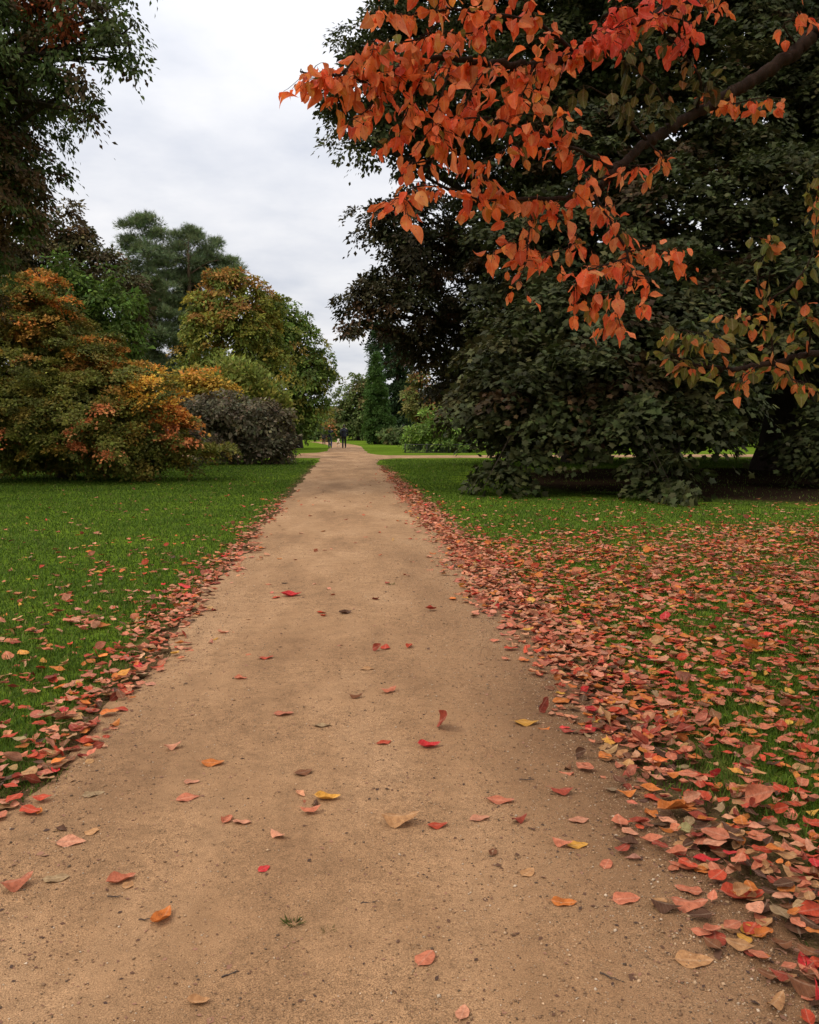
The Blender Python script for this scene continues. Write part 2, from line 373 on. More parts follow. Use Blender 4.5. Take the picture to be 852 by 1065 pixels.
# pines
G_pine = palette([(.062, .086, .056), (.08, .106, .066), (.05, .068, .044)], [3, 3, 2])
b = ground(158, 468.5)
B = [blob(*a) for a in [(145, 229, 60, 11, 8), (156, 232, 60, 10, 9), (139, 238, 60, 11, 7), (160, 246, 60, 13, 8), (136, 252, 60, 13, 8), (152, 262, 60, 22, 9), (165, 276, 60, 16, 9), (136, 280, 60, 16, 9), (150, 298, 60, 24, 10), (170, 315, 60, 18, 10), (140, 325, 60, 20, 12), (160, 345, 60, 24, 12), (150, 375, 60, 26, 16), (170, 390, 60, 26, 20), (158, 310, 60.5, 24, 30), (165, 350, 60.5, 26, 34)]]
make_tree('pine_tree', 'tall blue green pine, taller and narrower of the two pines', 'tree', b, B, .34, 14.2,
          spec(NEEDLE, .27, .6, 1.25, 24, G_pine, flat=1.0, droop=.05, updir=.45, lump=.28, thick=.2, lai=2.8), bark=M_PINEBARK, seed=12)
b = ground(205, 468.5)
B = [blob(*a) for a in [(198, 241, 62, 10, 7), (186, 248, 62, 14, 8), (206, 250, 62, 14, 8), (222, 256, 62, 12, 7), (180, 262, 62, 14, 8), (196, 272, 62, 22, 9), (222, 272, 62, 20, 9), (238, 272, 62, 11, 6), (184, 290, 62, 18, 9), (210, 292, 62, 24, 9), (240, 285, 62, 14, 10), (195, 312, 62, 14, 9), (225, 320, 62, 20, 14), (190, 345, 62, 18, 12), (200, 375, 62, 26, 20), (198, 300, 62.5, 22, 24), (200, 335, 62.5, 26, 34)]]
make_tree('pine_tree', 'broad blue green pine with flat layered crown beside the taller pine', 'tree', b, B, .36, 13.4,
          spec(NEEDLE, .27, .6, 1.25, 24, G_pine, flat=1.0, droop=.05, updir=.45, lump=.28, thick=.2, lai=2.8), bark=M_PINEBARK, seed=13)
# yellowing tree
G_yel = patches(palette([(.08, .096, .024), (.10, .104, .024), (.07, .092, .026), (.13, .088, .026), (.145, .12, .026)], [3, 3, 3.5, .8, 1.2]), [(235, 296, 55, 30, (.16, .09, .035), .45)])
b = ground(230, 470)
B = [blob(*a) for a in [(228, 292, 55, 18, 14), (245, 288, 55, 14, 12), (262, 298, 55, 12, 14), (214, 310, 55, 20, 18), (245, 318, 55, 30, 24), (205, 335, 55, 16, 16), (230, 350, 55, 36, 26), (262, 345, 55, 22, 28), (215, 385, 55, 30, 26), (250, 390, 55, 30, 30), (228, 425, 55, 34, 24), (280, 330, 56, 18, 22), (285, 365, 56, 24, 26), (275, 310, 56, 12, 10)]]
make_tree('yellowing_tree', 'bushy tree turning yellow and rust below the two pines', 'tree', b, B, .3, 9.5,
          spec(RHOMB, .21, .5, 1.35, 15, G_yel, lump=.42, flat=.7, lai=1.1), seed=14)
G_gr = palette([(.055, .085, .024), (.068, .10, .026), (.045, .065, .02), (.10, .10, .028)], [3, 3, 2.5, 1.5])
b = ground(308, 466)
B = [blob(*a) for a in [(280, 322, 64, 16, 16), (300, 325, 64, 18, 15), (315, 345, 64, 18, 18), (290, 350, 64, 30, 24), (330, 372, 64, 14, 16), (310, 385, 64, 32, 26), (340, 388, 64, 11, 8, 1.2, .8), (346, 395, 64, 6, 5, .8, .7), (275, 380, 64, 26, 34), (318, 415, 64, 24, 22), (285, 420, 64, 30, 24), (305, 440, 64, 24, 20), (328, 395, 64, 12, 14)]]
make_tree('green_tree', 'tall round green tree closing the left side of the path', 'tree', b, B, .4, 9,
          spec(RHOMB, .25, .6, 1.4, 15, G_gr, lump=.36, flat=.7, lai=1.1), seed=15)
G_yg = palette([(.10, .12, .035), (.14, .14, .04), (.08, .10, .03)], [3, 2, 2])
b = ground(270, 473.5)
B = [blob(*a) for a in [(240, 385, 44, 26, 12), (262, 392, 44, 24, 14), (280, 410, 44, 22, 18), (250, 412, 44, 34, 22), (225, 395, 44, 22, 14), (290, 428, 44, 14, 14)]]
make_tree('feathery_shrub', 'feathery pale green shrub behind the dark grey bush', 'shrub', b, B, .12, 3,
          spec(SPRAY, .26, .45, 1.5, 18, G_yg, flat=.4, droop=.1, updir=.5, lump=.25), seed=16)
G_ys = palette([(.24, .15, .03), (.17, .13, .03), (.12, .11, .03), (.26, .12, .03)], [3, 2, 2, 1])
b = ground(205, 478)
B = [blob(*a) for a in [(205, 392, 40, 26, 9), (225, 398, 40, 22, 9), (185, 400, 40, 22, 12), (210, 412, 40, 34, 16), (180, 425, 40, 24, 22), (165, 392, 40, 18, 10)]]
make_tree('yellow_shrub', 'golden yellow shrub between the orange maple and the grey bush', 'shrub', b, B, .12, 3,
          spec(RHOMB, .16, .4, 1.4, 20, G_ys, flat=.9, lump=.25), seed=17)
G_gy = palette([(.066, .06, .048), (.056, .052, .042), (.084, .075, .056), (.054, .043, .034)], [3, 3, 2, 2])
b = ground(258, 481)
B = [blob(*a) for a in [(235, 425, 37, 36, 20), (262, 432, 37, 32, 22), (285, 440, 37, 22, 20), (295, 458, 37, 15, 20), (262, 462, 37, 36, 17), (225, 455, 37, 32, 24), (205, 430, 37, 20, 20), (282, 470, 36.6, 20, 9)]]
make_tree('grey_bush', 'dense grey green bush at the left lawn corner near the path crossing', 'shrub', b, B, .12, 2,
          spec(RHOMB, .16, .36, 1.6, 20, G_gy, flat=.5, lump=.32), mat=M_DARKFOL, seed=18)
# far end of the path
G_far = palette([(.045, .07, .028), (.055, .08, .03), (.04, .055, .025), (.08, .07, .035)], [3, 3, 3, 1])
def far_tree(name, label, px, py, Y, bl, tr, th, colr, seed, size=.36, cr=.85, cat='tree', tm=RHOMB, **kw):
    g = at(px, py, Y)
    kw.setdefault('lai', 1.3); kw.setdefault('lump', .25)
    return make_tree(name, label, cat, g, [blob(*a) for a in bl], tr, th, spec(tm, size, cr, 1.4, 14, colr, flat=.7, **kw), seed=seed, twigs=3)
far_tree('far_tree', 'mid green tree at the far end of the path standing left of the cones', 374, 458, 112, [(378, 399, 112, 13, 12), (366, 412, 112, 16, 16), (383, 418, 112, 18, 18), (360, 432, 112, 16, 16), (376, 442, 112, 22, 15), (352, 442, 112, 12, 12)], .4, 8, palette([(.05, .07, .028), (.06, .078, .03), (.08, .066, .034)], [3, 3, .8]), 21)
far_tree('far_tree', 'dark tree closing the view beyond the three walkers', 335, 459, 118, [(330, 440, 118, 16, 16), (345, 445, 118, 14, 14), (318, 445, 118, 16, 14)], .4, 4, G_far, 22)
far_tree('rusty_tree', 'small rust orange tree behind the walkers at the end of the path', 341, 460, 98, [(342, 440, 98, 4, 5), (339, 448, 98, 5, 6), (345, 448, 98, 4, 5), (341, 455, 98, 6, 5)], .12, 2.4, palette([(.20, .085, .04), (.15, .085, .04), (.08, .08, .03)], [3, 2, 3]), 23, size=.25, cr=.4)
far_tree('conical_conifer', 'narrow cone shaped green conifer right of the path end', 392, 462, 84, [(391, 374, 84, 3, 8), (391, 386, 84, 6, 9), (391, 398, 84, 9, 10), (392, 411, 84, 12, 11), (392, 425, 84, 14.5, 12), (393, 440, 84, 17, 12), (393, 452, 84, 18, 9)], .25, 8, palette([(.030, .060, .018), (.037, .070, .021), (.026, .05, .016)], [3, 3, 2]), 24, size=.19, cr=.38, cat='conifer', tm=SPRAY, droop=.2, updir=.5, lai=3., lump=.05, jit=.15, tilt=.3)
far_tree('tall_conifer', 'broader blunt conifer rising behind the narrow cone shaped one', 412, 460, 96, [(398, 345, 96, 14, 10), (408, 350, 96, 14, 14), (393, 358, 96, 12, 12), (410, 375, 96, 20, 20), (415, 405, 96, 22, 24), (412, 435, 96, 24, 22)], .35, 11, palette([(.017, .032, .016), (.022, .038, .018), (.014, .026, .013)], [3, 3, 2]), 25, size=.36, cr=.7, cat='conifer', tm=SPRAY, droop=.2, updir=.4, lai=2.2)
far_tree('low_bush', 'low dark rounded bush at the foot of the cone shaped conifer', 412, 462.5, 80, [(405, 454, 80, 14, 7), (418, 452, 80, 14, 9)], .1, 1, G_far, 26, size=.25, cr=.4, cat='shrub')
far_tree('russet_tree', 'thin russet and olive tree above the bright green bush', 436, 465, 64, [(437, 390, 64, 10, 9), (430, 408, 64, 11, 11), (446, 408, 64, 12, 12), (437, 425, 64, 18, 14), (455, 425, 64, 14, 16)], .14, 4.4, palette([(.15, .07, .04), (.09, .085, .034), (.07, .08, .028)], [1, 3, 3]), 27, size=.24, cr=.45)
far_tree('bright_bush', 'bright green leafy bush standing behind the low wire guard', 455, 470, 55, [(440, 452, 55, 18, 15), (460, 445, 55, 22, 20), (482, 452, 55, 22, 17), (430, 462, 55, 9, 8), (465, 462, 55, 28, 8)], .1, 1.5, palette([(.075, .12, .03), (.09, .14, .035), (.05, .08, .024)], [3, 3, 2]), 28, size=.2, cr=.4, cat='shrub')
far_tree('dark_shrub', 'tall dark shrub between the bright bush and the huge dark tree', 520, 469, 60, [(500, 440, 60, 26, 22), (530, 435, 60, 30, 28), (560, 440, 60, 28, 22)], .15, 2, G_far, 29, size=.24, cr=.5, cat='shrub')
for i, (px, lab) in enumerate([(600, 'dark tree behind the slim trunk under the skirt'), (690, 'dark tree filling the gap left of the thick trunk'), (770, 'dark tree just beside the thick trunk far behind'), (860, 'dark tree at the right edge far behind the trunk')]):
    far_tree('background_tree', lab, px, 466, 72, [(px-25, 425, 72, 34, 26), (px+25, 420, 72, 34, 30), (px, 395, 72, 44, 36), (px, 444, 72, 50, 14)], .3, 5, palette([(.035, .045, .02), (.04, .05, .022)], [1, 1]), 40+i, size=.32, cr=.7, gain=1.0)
# a wood all round, far behind everything
r = np.random.default_rng(77)
bl = []
for a in np.linspace(-1.35, 1.35, 34):
    d = 175+r.uniform(-10, 10); hh = r.uniform(5, 7.5) if abs(a+.02) < .16 else r.uniform(8, 12)
    bl.append((np.array([math.sin(a)*d, math.cos(a)*d, hh*.55]), np.array([10, 8, hh*.62]), 1.0))
V, T, C, P = crown_mesh(bl, RHOMB, 1.3, 2.4, 1.2, 14, G_far, r, lump=.25, flat=.7)
tag(mesh_obj('distant_wood', V, T, M_FOL, col=C), 'far wood ringing the park', 'wood', kind='stuff')

# ------------------------------------------------------------------ ground
def xl(y): return -1.27+.05*np.sin(y*1.3+.5)+.04*np.sin(y*3.7)+.02*np.sin(y*9.1)-.0*y
def xr(y): return 1.32+.05*np.sin(y*1.1+2)+.04*np.sin(y*3.1+1)+.02*np.sin(y*8.3)
soil_shade_c = np.array([12.2, 24.3, 0.0]); soil_shade_r = (9.0, 9.3)  # ellipse of bare earth and painted shade under the big maple
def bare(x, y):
    return np.hypot((x-(soil_shade_c[0]))/soil_shade_r[0], (y-soil_shade_c[1])/soil_shade_r[1])
def lawn_material():
    m, nt, ns, lk = new_mat('lawn')
    g = N(nt, 'ShaderNodeNewGeometry'); pos = g.outputs['Position']
    n1 = noise(nt, .5, 5, .6, pos); n2 = noise(nt, 9, 5, .65, pos); n3 = noise(nt, 70, 3, .6, pos)
    r1 = ramp(nt, [(.3, (.085, .145, .012)), (.55, (.125, .19, .018)), (.75, (.17, .235, .026))]); lk.new(n1.outputs[0], r1.inputs[0])
    r2 = ramp(nt, [(.3, .55), (.7, 1.25)]); lk.new(n2.outputs[0], r2.inputs[0])
    r3 = ramp(nt, [(.25, .5), (.75, 1.3)]); lk.new(n3.outputs[0], r3.inputs[0])
    c = mixc(nt, r1.outputs[0], r2.outputs[0], 1.0, 'MULTIPLY'); c = mixc(nt, c, r3.outputs[0], 1.0, 'MULTIPLY')
    sx = N(nt, 'ShaderNodeSeparateXYZ'); lk.new(pos, sx.inputs[0])
    dx = math_n(nt, 'DIVIDE', math_n(nt, 'SUBTRACT', sx.outputs[0], float(soil_shade_c[0])), soil_shade_r[0])
    dy = math_n(nt, 'DIVIDE', math_n(nt, 'SUBTRACT', sx.outputs[1], float(soil_shade_c[1])), soil_shade_r[1])
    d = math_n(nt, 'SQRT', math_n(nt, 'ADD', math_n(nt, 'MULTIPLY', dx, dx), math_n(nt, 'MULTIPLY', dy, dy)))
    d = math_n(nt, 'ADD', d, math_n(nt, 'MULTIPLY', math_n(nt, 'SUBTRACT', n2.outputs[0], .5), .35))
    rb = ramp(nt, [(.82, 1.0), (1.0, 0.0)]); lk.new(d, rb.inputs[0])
    soil = ramp(nt, [(.3, (.012, .008, .005)), (.7, (.032, .019, .011))]); lk.new(n3.outputs[0], soil.inputs[0])  # dark earth, darkened further to paint in the deep shade below the crown
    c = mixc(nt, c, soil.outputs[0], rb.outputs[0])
    ex = math_n(nt, 'ADD', sx.outputs[0], math_n(nt, 'MULTIPLY', math_n(nt, 'SUBTRACT', n2.outputs[0], .5), .5))
    re_ = ramp(nt, [(0, 1.0), (1, 0.0)]); mr = nt.nodes.new('ShaderNodeMapRange'); mr.inputs[1].default_value = 1.45; mr.inputs[2].default_value = 1.9; lk.new(ex, mr.inputs[0]); lk.new(mr.outputs[0], re_.inputs[0])
    ml = nt.nodes.new('ShaderNodeMapRange'); ml.inputs[1].default_value = -1.6; ml.inputs[2].default_value = -1.35; lk.new(ex, ml.inputs[0])
    yl = math_n(nt, 'LESS_THAN', sx.outputs[1], 36.0)
    band = math_n(nt, 'MULTIPLY', math_n(nt, 'MULTIPLY', re_.outputs[0], ml.outputs[0]), yl)
    dirt = ramp(nt, [(.3, (.06, .035, .02)), (.7, (.16, .09, .05))]); lk.new(n3.outputs[0], dirt.inputs[0])
    c = mixc(nt, c, dirt.outputs[0], math_n(nt, 'MULTIPLY', band, .9))
    p = N(nt, 'ShaderNodeBsdfPrincipled', Roughness=1.0); p.inputs['Specular IOR Level'].default_value = 0.0
    lk.new(c, p.inputs['Base Color'])
    bm = N(nt, 'ShaderNodeBump', Strength=.6, Distance=.03); lk.new(n3.outputs[0], bm.inputs['Height']); lk.new(bm.outputs[0], p.inputs['Normal'])
    lk.new(p.outputs[0], N(nt, 'ShaderNodeOutputMaterial').inputs[0])
    return m
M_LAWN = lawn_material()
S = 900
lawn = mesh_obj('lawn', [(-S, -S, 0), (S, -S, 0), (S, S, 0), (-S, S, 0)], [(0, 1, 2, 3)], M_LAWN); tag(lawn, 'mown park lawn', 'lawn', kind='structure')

def path_material():
    m, nt, ns, lk = new_mat('sandy_path')
    g = N(nt, 'ShaderNodeNewGeometry'); pos = g.outputs['Position']
    mp = N(nt, 'ShaderNodeMapping'); mp.inputs['Scale'].default_value = (1, .35, 1); lk.new(pos, mp.inputs[0])
    n0 = noise(nt, 1.1, 4, .6, mp.outputs[0]); n1 = noise(nt, 7, 6, .65, pos); n2 = noise(nt, 30, 9, .78, pos); n3 = noise(nt, 260, 3, .6, pos)
    r0 = ramp(nt, [(.32, (.24, .132, .063)), (.5, (.335, .19, .092)), (.7, (.425, .253, .13))]); lk.new(n0.outputs[0], r0.inputs[0])
    r1 = ramp(nt, [(.3, .84), (.6, 1.06)]); lk.new(n1.outputs[0], r1.inputs[0])
    r2 = ramp(nt, [(.30, .55), (.50, .98), (.72, 1.3)]); lk.new(n2.outputs[0], r2.inputs[0])
    r3 = ramp(nt, [(.34, .3), (.5, 1.0), (.66, 1.75)]); lk.new(n3.outputs[0], r3.inputs[0])
    c = mixc(nt, r0.outputs[0], r1.outputs[0], 1.0, 'MULTIPLY'); n4 = noise(nt, .9, 3, .5, pos); rg = ramp(nt, [(.36, .28), (.6, 1.0)]); lk.new(n4.outputs[0], rg.inputs[0])
    c = mixc(nt, c, r2.outputs[0], rg.outputs[0], 'MULTIPLY'); c = mixc(nt, c, r3.outputs[0], math_n(nt, 'ADD', .25, math_n(nt, 'MULTIPLY', rg.outputs[0], .6)), 'MULTIPLY')
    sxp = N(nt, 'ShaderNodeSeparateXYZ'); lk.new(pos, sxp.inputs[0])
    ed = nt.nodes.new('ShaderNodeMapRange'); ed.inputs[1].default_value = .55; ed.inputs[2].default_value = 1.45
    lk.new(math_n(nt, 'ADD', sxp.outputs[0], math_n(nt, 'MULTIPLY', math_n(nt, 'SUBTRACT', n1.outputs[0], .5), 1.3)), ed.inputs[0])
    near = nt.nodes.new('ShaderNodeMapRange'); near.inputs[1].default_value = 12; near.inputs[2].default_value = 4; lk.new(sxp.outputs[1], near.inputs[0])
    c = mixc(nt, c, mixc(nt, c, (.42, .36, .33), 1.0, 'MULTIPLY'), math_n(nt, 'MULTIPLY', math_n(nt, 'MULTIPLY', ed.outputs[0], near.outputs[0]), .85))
    v = N(nt, 'ShaderNodeTexVoronoi'); v.inputs['Scale'].default_value = 60; lk.new(pos, v.inputs['Vector'])
    rv = ramp(nt, [(.06, 1.0), (.13, 0.0)]); lk.new(v.outputs['Distance'], rv.inputs[0])
    vc = N(nt, 'ShaderNodeSeparateColor'); lk.new(v.outputs['Color'], vc.inputs[0])
    sel = math_n(nt, 'MULTIPLY', rv.outputs[0], math_n(nt, 'LESS_THAN', vc.outputs[0], .3))
    pc = ramp(nt, [(0, (.10, .07, .05)), (.5, (.38, .28, .18)), (1, (.5, .42, .32))]); lk.new(vc.outputs[1], pc.inputs[0])
    c = mixc(nt, c, pc.outputs[0], math_n(nt, 'MULTIPLY', sel, .7))
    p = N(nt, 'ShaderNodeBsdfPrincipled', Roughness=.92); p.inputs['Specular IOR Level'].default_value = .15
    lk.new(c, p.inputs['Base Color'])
    h = math_n(nt, 'ADD', math_n(nt, 'MULTIPLY', n2.outputs[0], 1.0), math_n(nt, 'ADD', math_n(nt, 'MULTIPLY', n3.outputs[0], .35), math_n(nt, 'MULTIPLY', sel, .3)))
    bm = N(nt, 'ShaderNodeBump', Strength=.6, Distance=.012); lk.new(h, bm.inputs['Height']); lk.new(bm.outputs[0], p.inputs['Normal'])
    lk.new(p.outputs[0], N(nt, 'ShaderNodeOutputMaterial').inputs[0])
    return m
M_PATH = path_material()
def strip(name, ys, L, Rr, z, label, k=9):
    f = np.linspace(0, 1, k)
    X = L[:, None]*(1-f)+Rr[:, None]*f
    crown = z+.018*np.sin(np.pi*f)[None]*np.ones_like(X)
    V = np.stack([X, np.repeat(ys[:, None], k, 1), crown], -1).reshape(-1, 3)
    i = np.arange(len(ys)-1)[:, None]; j = np.arange(k-1)[None]
    T = np.stack([i*k+j, i*k+j+1, (i+1)*k+j+1, (i+1)*k+j], -1).reshape(-1, 4)
    return tag(mesh_obj(name, V, T, M_PATH, smooth=True), label, 'path', kind='structure')
ys = np.concatenate([np.arange(-3, 12, .06), np.arange(12, 41, .3), np.arange(41, 60, .5), np.arange(60, 101, 2)])
fl = lambda y, c, w: np.exp(-np.clip(np.abs(y-c)-2.0, 0, 99)/w)       # flared corners at the crossing
bend = -np.clip(ys-72, 0, 99)**1.5*.02
L = xl(ys)-1.5*fl(ys, 51, 1.6)+bend; Rr = xr(ys)+1.5*fl(ys, 46, 1.6)+bend
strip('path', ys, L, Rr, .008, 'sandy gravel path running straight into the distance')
xs = np.linspace(-30, 40, 120)
# crossing path, running left-right with a slight slant
mid = 46.2-.03*xs*xs*.12; mid = np.where(xs < 0, 46.2-.28*xs*.9, 46.2+.03*xs); half = 2.3+.15*np.sin(xs*.7)
V = np.concatenate([np.stack([xs, mid-half, np.full_like(xs, .004)], 1), np.stack([xs, mid+half, np.full_like(xs, .004)], 1)]); n = len(xs)
i = np.arange(n-1)
tag(mesh_obj('crossing_path', V, np.stack([i, i+1, n+i+1, n+i], 1), M_PATH), 'sandy path crossing the lawns', 'path', kind='structure')

def on_crossing(x, y):
    m = np.where(x < 0, 46.2-.252*x, 46.2+.03*x); return np.abs(y-m) < 2.35
def on_path(x, y, mrg=0.):
    return (x > xl(y)+mrg) & (x < xr(y)-mrg)

# ---- grass blades
def sample_lawn(n_tot, ymax, power, r):
    # density falls with distance
    y = 1.2*((1-r.random(n_tot))+r.random(n_tot)*0)**0
    u = r.random(n_tot); a = 2-power
    y = (1.5**a+u*(ymax**a-1.5**a))**(1/a)
    x = r.uniform(-1, 1, n_tot)*(.62*y+1.3)+.08*y
    return x, y
r = np.random.default_rng(5)
x, y = sample_lawn(1050000, 42, 1.75, r)
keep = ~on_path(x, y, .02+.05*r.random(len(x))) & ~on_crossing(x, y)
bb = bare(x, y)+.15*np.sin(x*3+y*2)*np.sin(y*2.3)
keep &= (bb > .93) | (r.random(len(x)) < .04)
clump = .5+.5*np.sin(x*2.1+1.3*np.sin(y*1.7))*np.sin(y*2.6+np.sin(x*3.1))
keep &= r.random(len(x)) < .55+.45*clump
keep &= (r.random(len(x)) < np.where((x > 1.3) & (y < 11.5), .72, 1))
es = np.where(x > 0, x-xr(y), (xl(y)-x)*2.2)
keep &= r.random(len(x)) < np.clip((es+.12*np.sin(y*4)+.1*np.sin(y*1.7+1))/.55, .03, 1)**1.5
x, y = x[keep], y[keep]; n = len(x)
d = np.hypot(x, y)
hgt = r.lognormal(math.log(.032), .35, n)*(.8+.45*clump[keep])*np.clip(.9+d*.008, 1, 1.2)
wid = np.clip(.0026+.0005*d, .003, .02)*r.uniform(.7, 1.3, n)
az = r.uniform(0, 6.283, n); ln = r.uniform(.1, .9, n)
tip = norm(np.stack([np.cos(az)*ln, np.sin(az)*ln, np.ones(n)], 1)); 
X = np.stack([-np.sin(az), np.cos(az), np.zeros(n)], 1); bendv = np.stack([np.cos(az), np.sin(az), np.zeros(n)], 1)
P0 = np.stack([x, y, np.zeros(n)], 1)
v0 = P0-X*wid[:, None]*.5; v1 = P0+X*wid[:, None]*.5; mid_ = P0+tip*hgt[:, None]*.55
v2 = mid_+X*wid[:, None]*.42; v3 = mid_-X*wid[:, None]*.42
v4 = P0+tip*hgt[:, None]+bendv*(hgt*ln*.45)[:, None]-np.array([0, 0, 1])*(hgt*ln*.2)[:, None]
V = np.stack([v0, v1, v2, v3, v4], 1).reshape(-1, 3)
tt = np.array([[0, 1, 2], [0, 2, 3], [3, 2, 4]])
T = (tt[None]+(np.arange(n)*5)[:, None, None]).reshape(-1, 3)
gp = np.array([(.058, .106, .011), (.074, .126, .014), (.105, .15, .019), (.046, .08, .010), (.21, .18, .058)])
c = gp[r.choice(5, n, p=[.3, .34, .18, .15, .03])]*np.exp(r.normal(0, .18, (n, 1)))*(.85+.3*clump[keep])[:, None]
tag(mesh_obj('grass', V, T, M_GRASS, col=np.repeat(c, 3, 0)), 'short green grass of the lawns', 'grass', kind='stuff')

# ---- gravel on the path
r = np.random.default_rng(6)
n = 60000
yy = 1.6+(r.random(n)**1.6)*10; xx = r.uniform(-1, 1, n)*1.28
xx = np.where(r.random(n) < .35, .62+r.normal(0, .28, n), xx); edge = r.random(n) < .35; xx = np.where(edge, np.where(r.random(n) < .75, 1, -1)*(1.22-np.abs(r.normal(0, .22, n))), xx)
oc = np.array([[1, 0, 0], [-1, 0, 0], [0, 1, 0], [0, -1, 0], [0, 0, .8], [0, 0, -.6]], float)
ot = np.array([[0, 2, 4], [2, 1, 4], [1, 3, 4], [3, 0, 4], [2, 0, 5], [1, 2, 5], [3, 1, 5], [0, 3, 5]])
sz = np.clip(r.lognormal(math.log(.0023), .5, n), .0010, .009)
zc = .008+.018*np.sin(np.pi*np.clip((xx-xl(yy))/(xr(yy)-xl(yy)), 0, 1))
X, Y_, Z = frames(norm(r.normal(size=(n, 3))*np.array([1, 1, .3])), np.array([[0, 0, 1.]])+r.normal(0, .3, (n, 3)))
V, T = instance(oc*np.array([1, .8, .7]), ot, np.stack([xx, yy, zc+sz*.2], 1), X, Y_, Z, sz)
V += r.normal(0, .0003, V.shape)
sp_ = np.array([(.34, .21, .11), (.43, .28, .16), (.22, .13, .07), (.50, .38, .26), (.12, .08, .05)])
c = sp_[r.choice(5, n, p=[.34, .26, .2, .08, .12])]*np.exp(r.normal(0, .15, (n, 1)))
M_STONE = leaf_material('grit', 0, .85, .2)
tag(mesh_obj('gravel', V, T, M_STONE, col=np.repeat(c, 8, 0)), 'fine grit scattered over the path', 'gravel', kind='stuff')

# ------------------------------------------------------------------ leaves
def leaf_grid(nt_, ns_):
    t = np.linspace(0, 1, nt_); s = np.linspace(-1, 1, ns_)
    w = .36*np.sin(np.pi*np.clip(t, 0, 1)**.86)**.66*(1-.16*t); w[0] = .012; w[-1] = .004
    X = w[:, None]*s[None]; Y_ = np.repeat(t[:, None], ns_, 1)-.04*np.abs(s)[None]*np.sin(np.pi*t)[:, None]
    V = np.stack([X, Y_, np.zeros_like(X)], -1).reshape(-1, 3)
    i = np.arange(nt_-1)[:, None]; j = np.arange(ns_-1)[None]
    A, B_, C_, D_ = i*ns_+j, i*ns_+j+1, (i+1)*ns_+j+1, (i+1)*ns_+j
    T = np.concatenate([np.stack([A, B_, C_], -1).reshape(-1, 3), np.stack([A, C_, D_], -1).reshape(-1, 3)])
    # petiole
    k = len(V); pv = np.array([[-.012, 0, 0], [.012, 0, 0], [.008, -.2, .02], [-.008, -.2, .02]]); V = np.vstack([V, pv]); T = np.vstack([T, [[k, k+1, k+2], [k, k+2, k+3]]])
    return V, T
LEAF_HI = leaf_grid(9, 7); LEAF_LO = leaf_grid(6, 3); LEAF_MID = leaf_grid(7, 5)
def leaves(tmpl, P, tip, nrm, S, cup, bend, wave, ph):
    tv, tt = tmpl; n = len(P)
    X, Y_, Z = frames(tip, nrm)
    x, y = tv[:, 0][None], tv[:, 1][None]
    yc = np.clip(y, 0, 1)
    z = cup[:, None]*(x*x*2.2+.15*np.abs(x))*(1-.2*yc)+bend[:, None]*(yc-.5)**2+wave[:, None]*np.sin(9*y+ph[:, None])*x*1.2+tv[:, 2][None]
    # strong curl pulls the sides in
    xs_ = x*(1-.35*np.abs(cup[:, None])); xs_ = xs_*(1+.10*np.sin(5*y+ph[:, None]*2))
    V = P[:, None]+S[:, None, None]*(xs_[..., None]*X[:, None]+y[..., None]*Y_[:, None]+z[..., None]*Z[:, None])
    k = len(tv)
    T = (tt[None]+(np.arange(n)*k)[:, None, None]).reshape(-1, 3)
    luv = np.broadcast_to(np.stack([tv[:, 0], np.clip(tv[:, 1], 0, 1)], -1)[None], (n, k, 2)).reshape(-1, 2)
    return V.reshape(-1, 3), T, luv

LC = {'pink': (.54, .175, .09), 'pale pink': (.60, .26, .145), 'red': (.50, .07, .03), 'orange': (.56, .17, .035), 'brown': (.20, .08, .035), 'tan': (.48, .25, .105),
      'yellow': (.60, .30, .05), 'dark red': (.30, .055, .03), 'dark brown': (.10, .045, .024), 'grey tan': (.36, .24, .12), 'bright red': (.60, .04, .04), 'yellow green': (.40, .34, .14), 'green': (.06, .10, .04)}
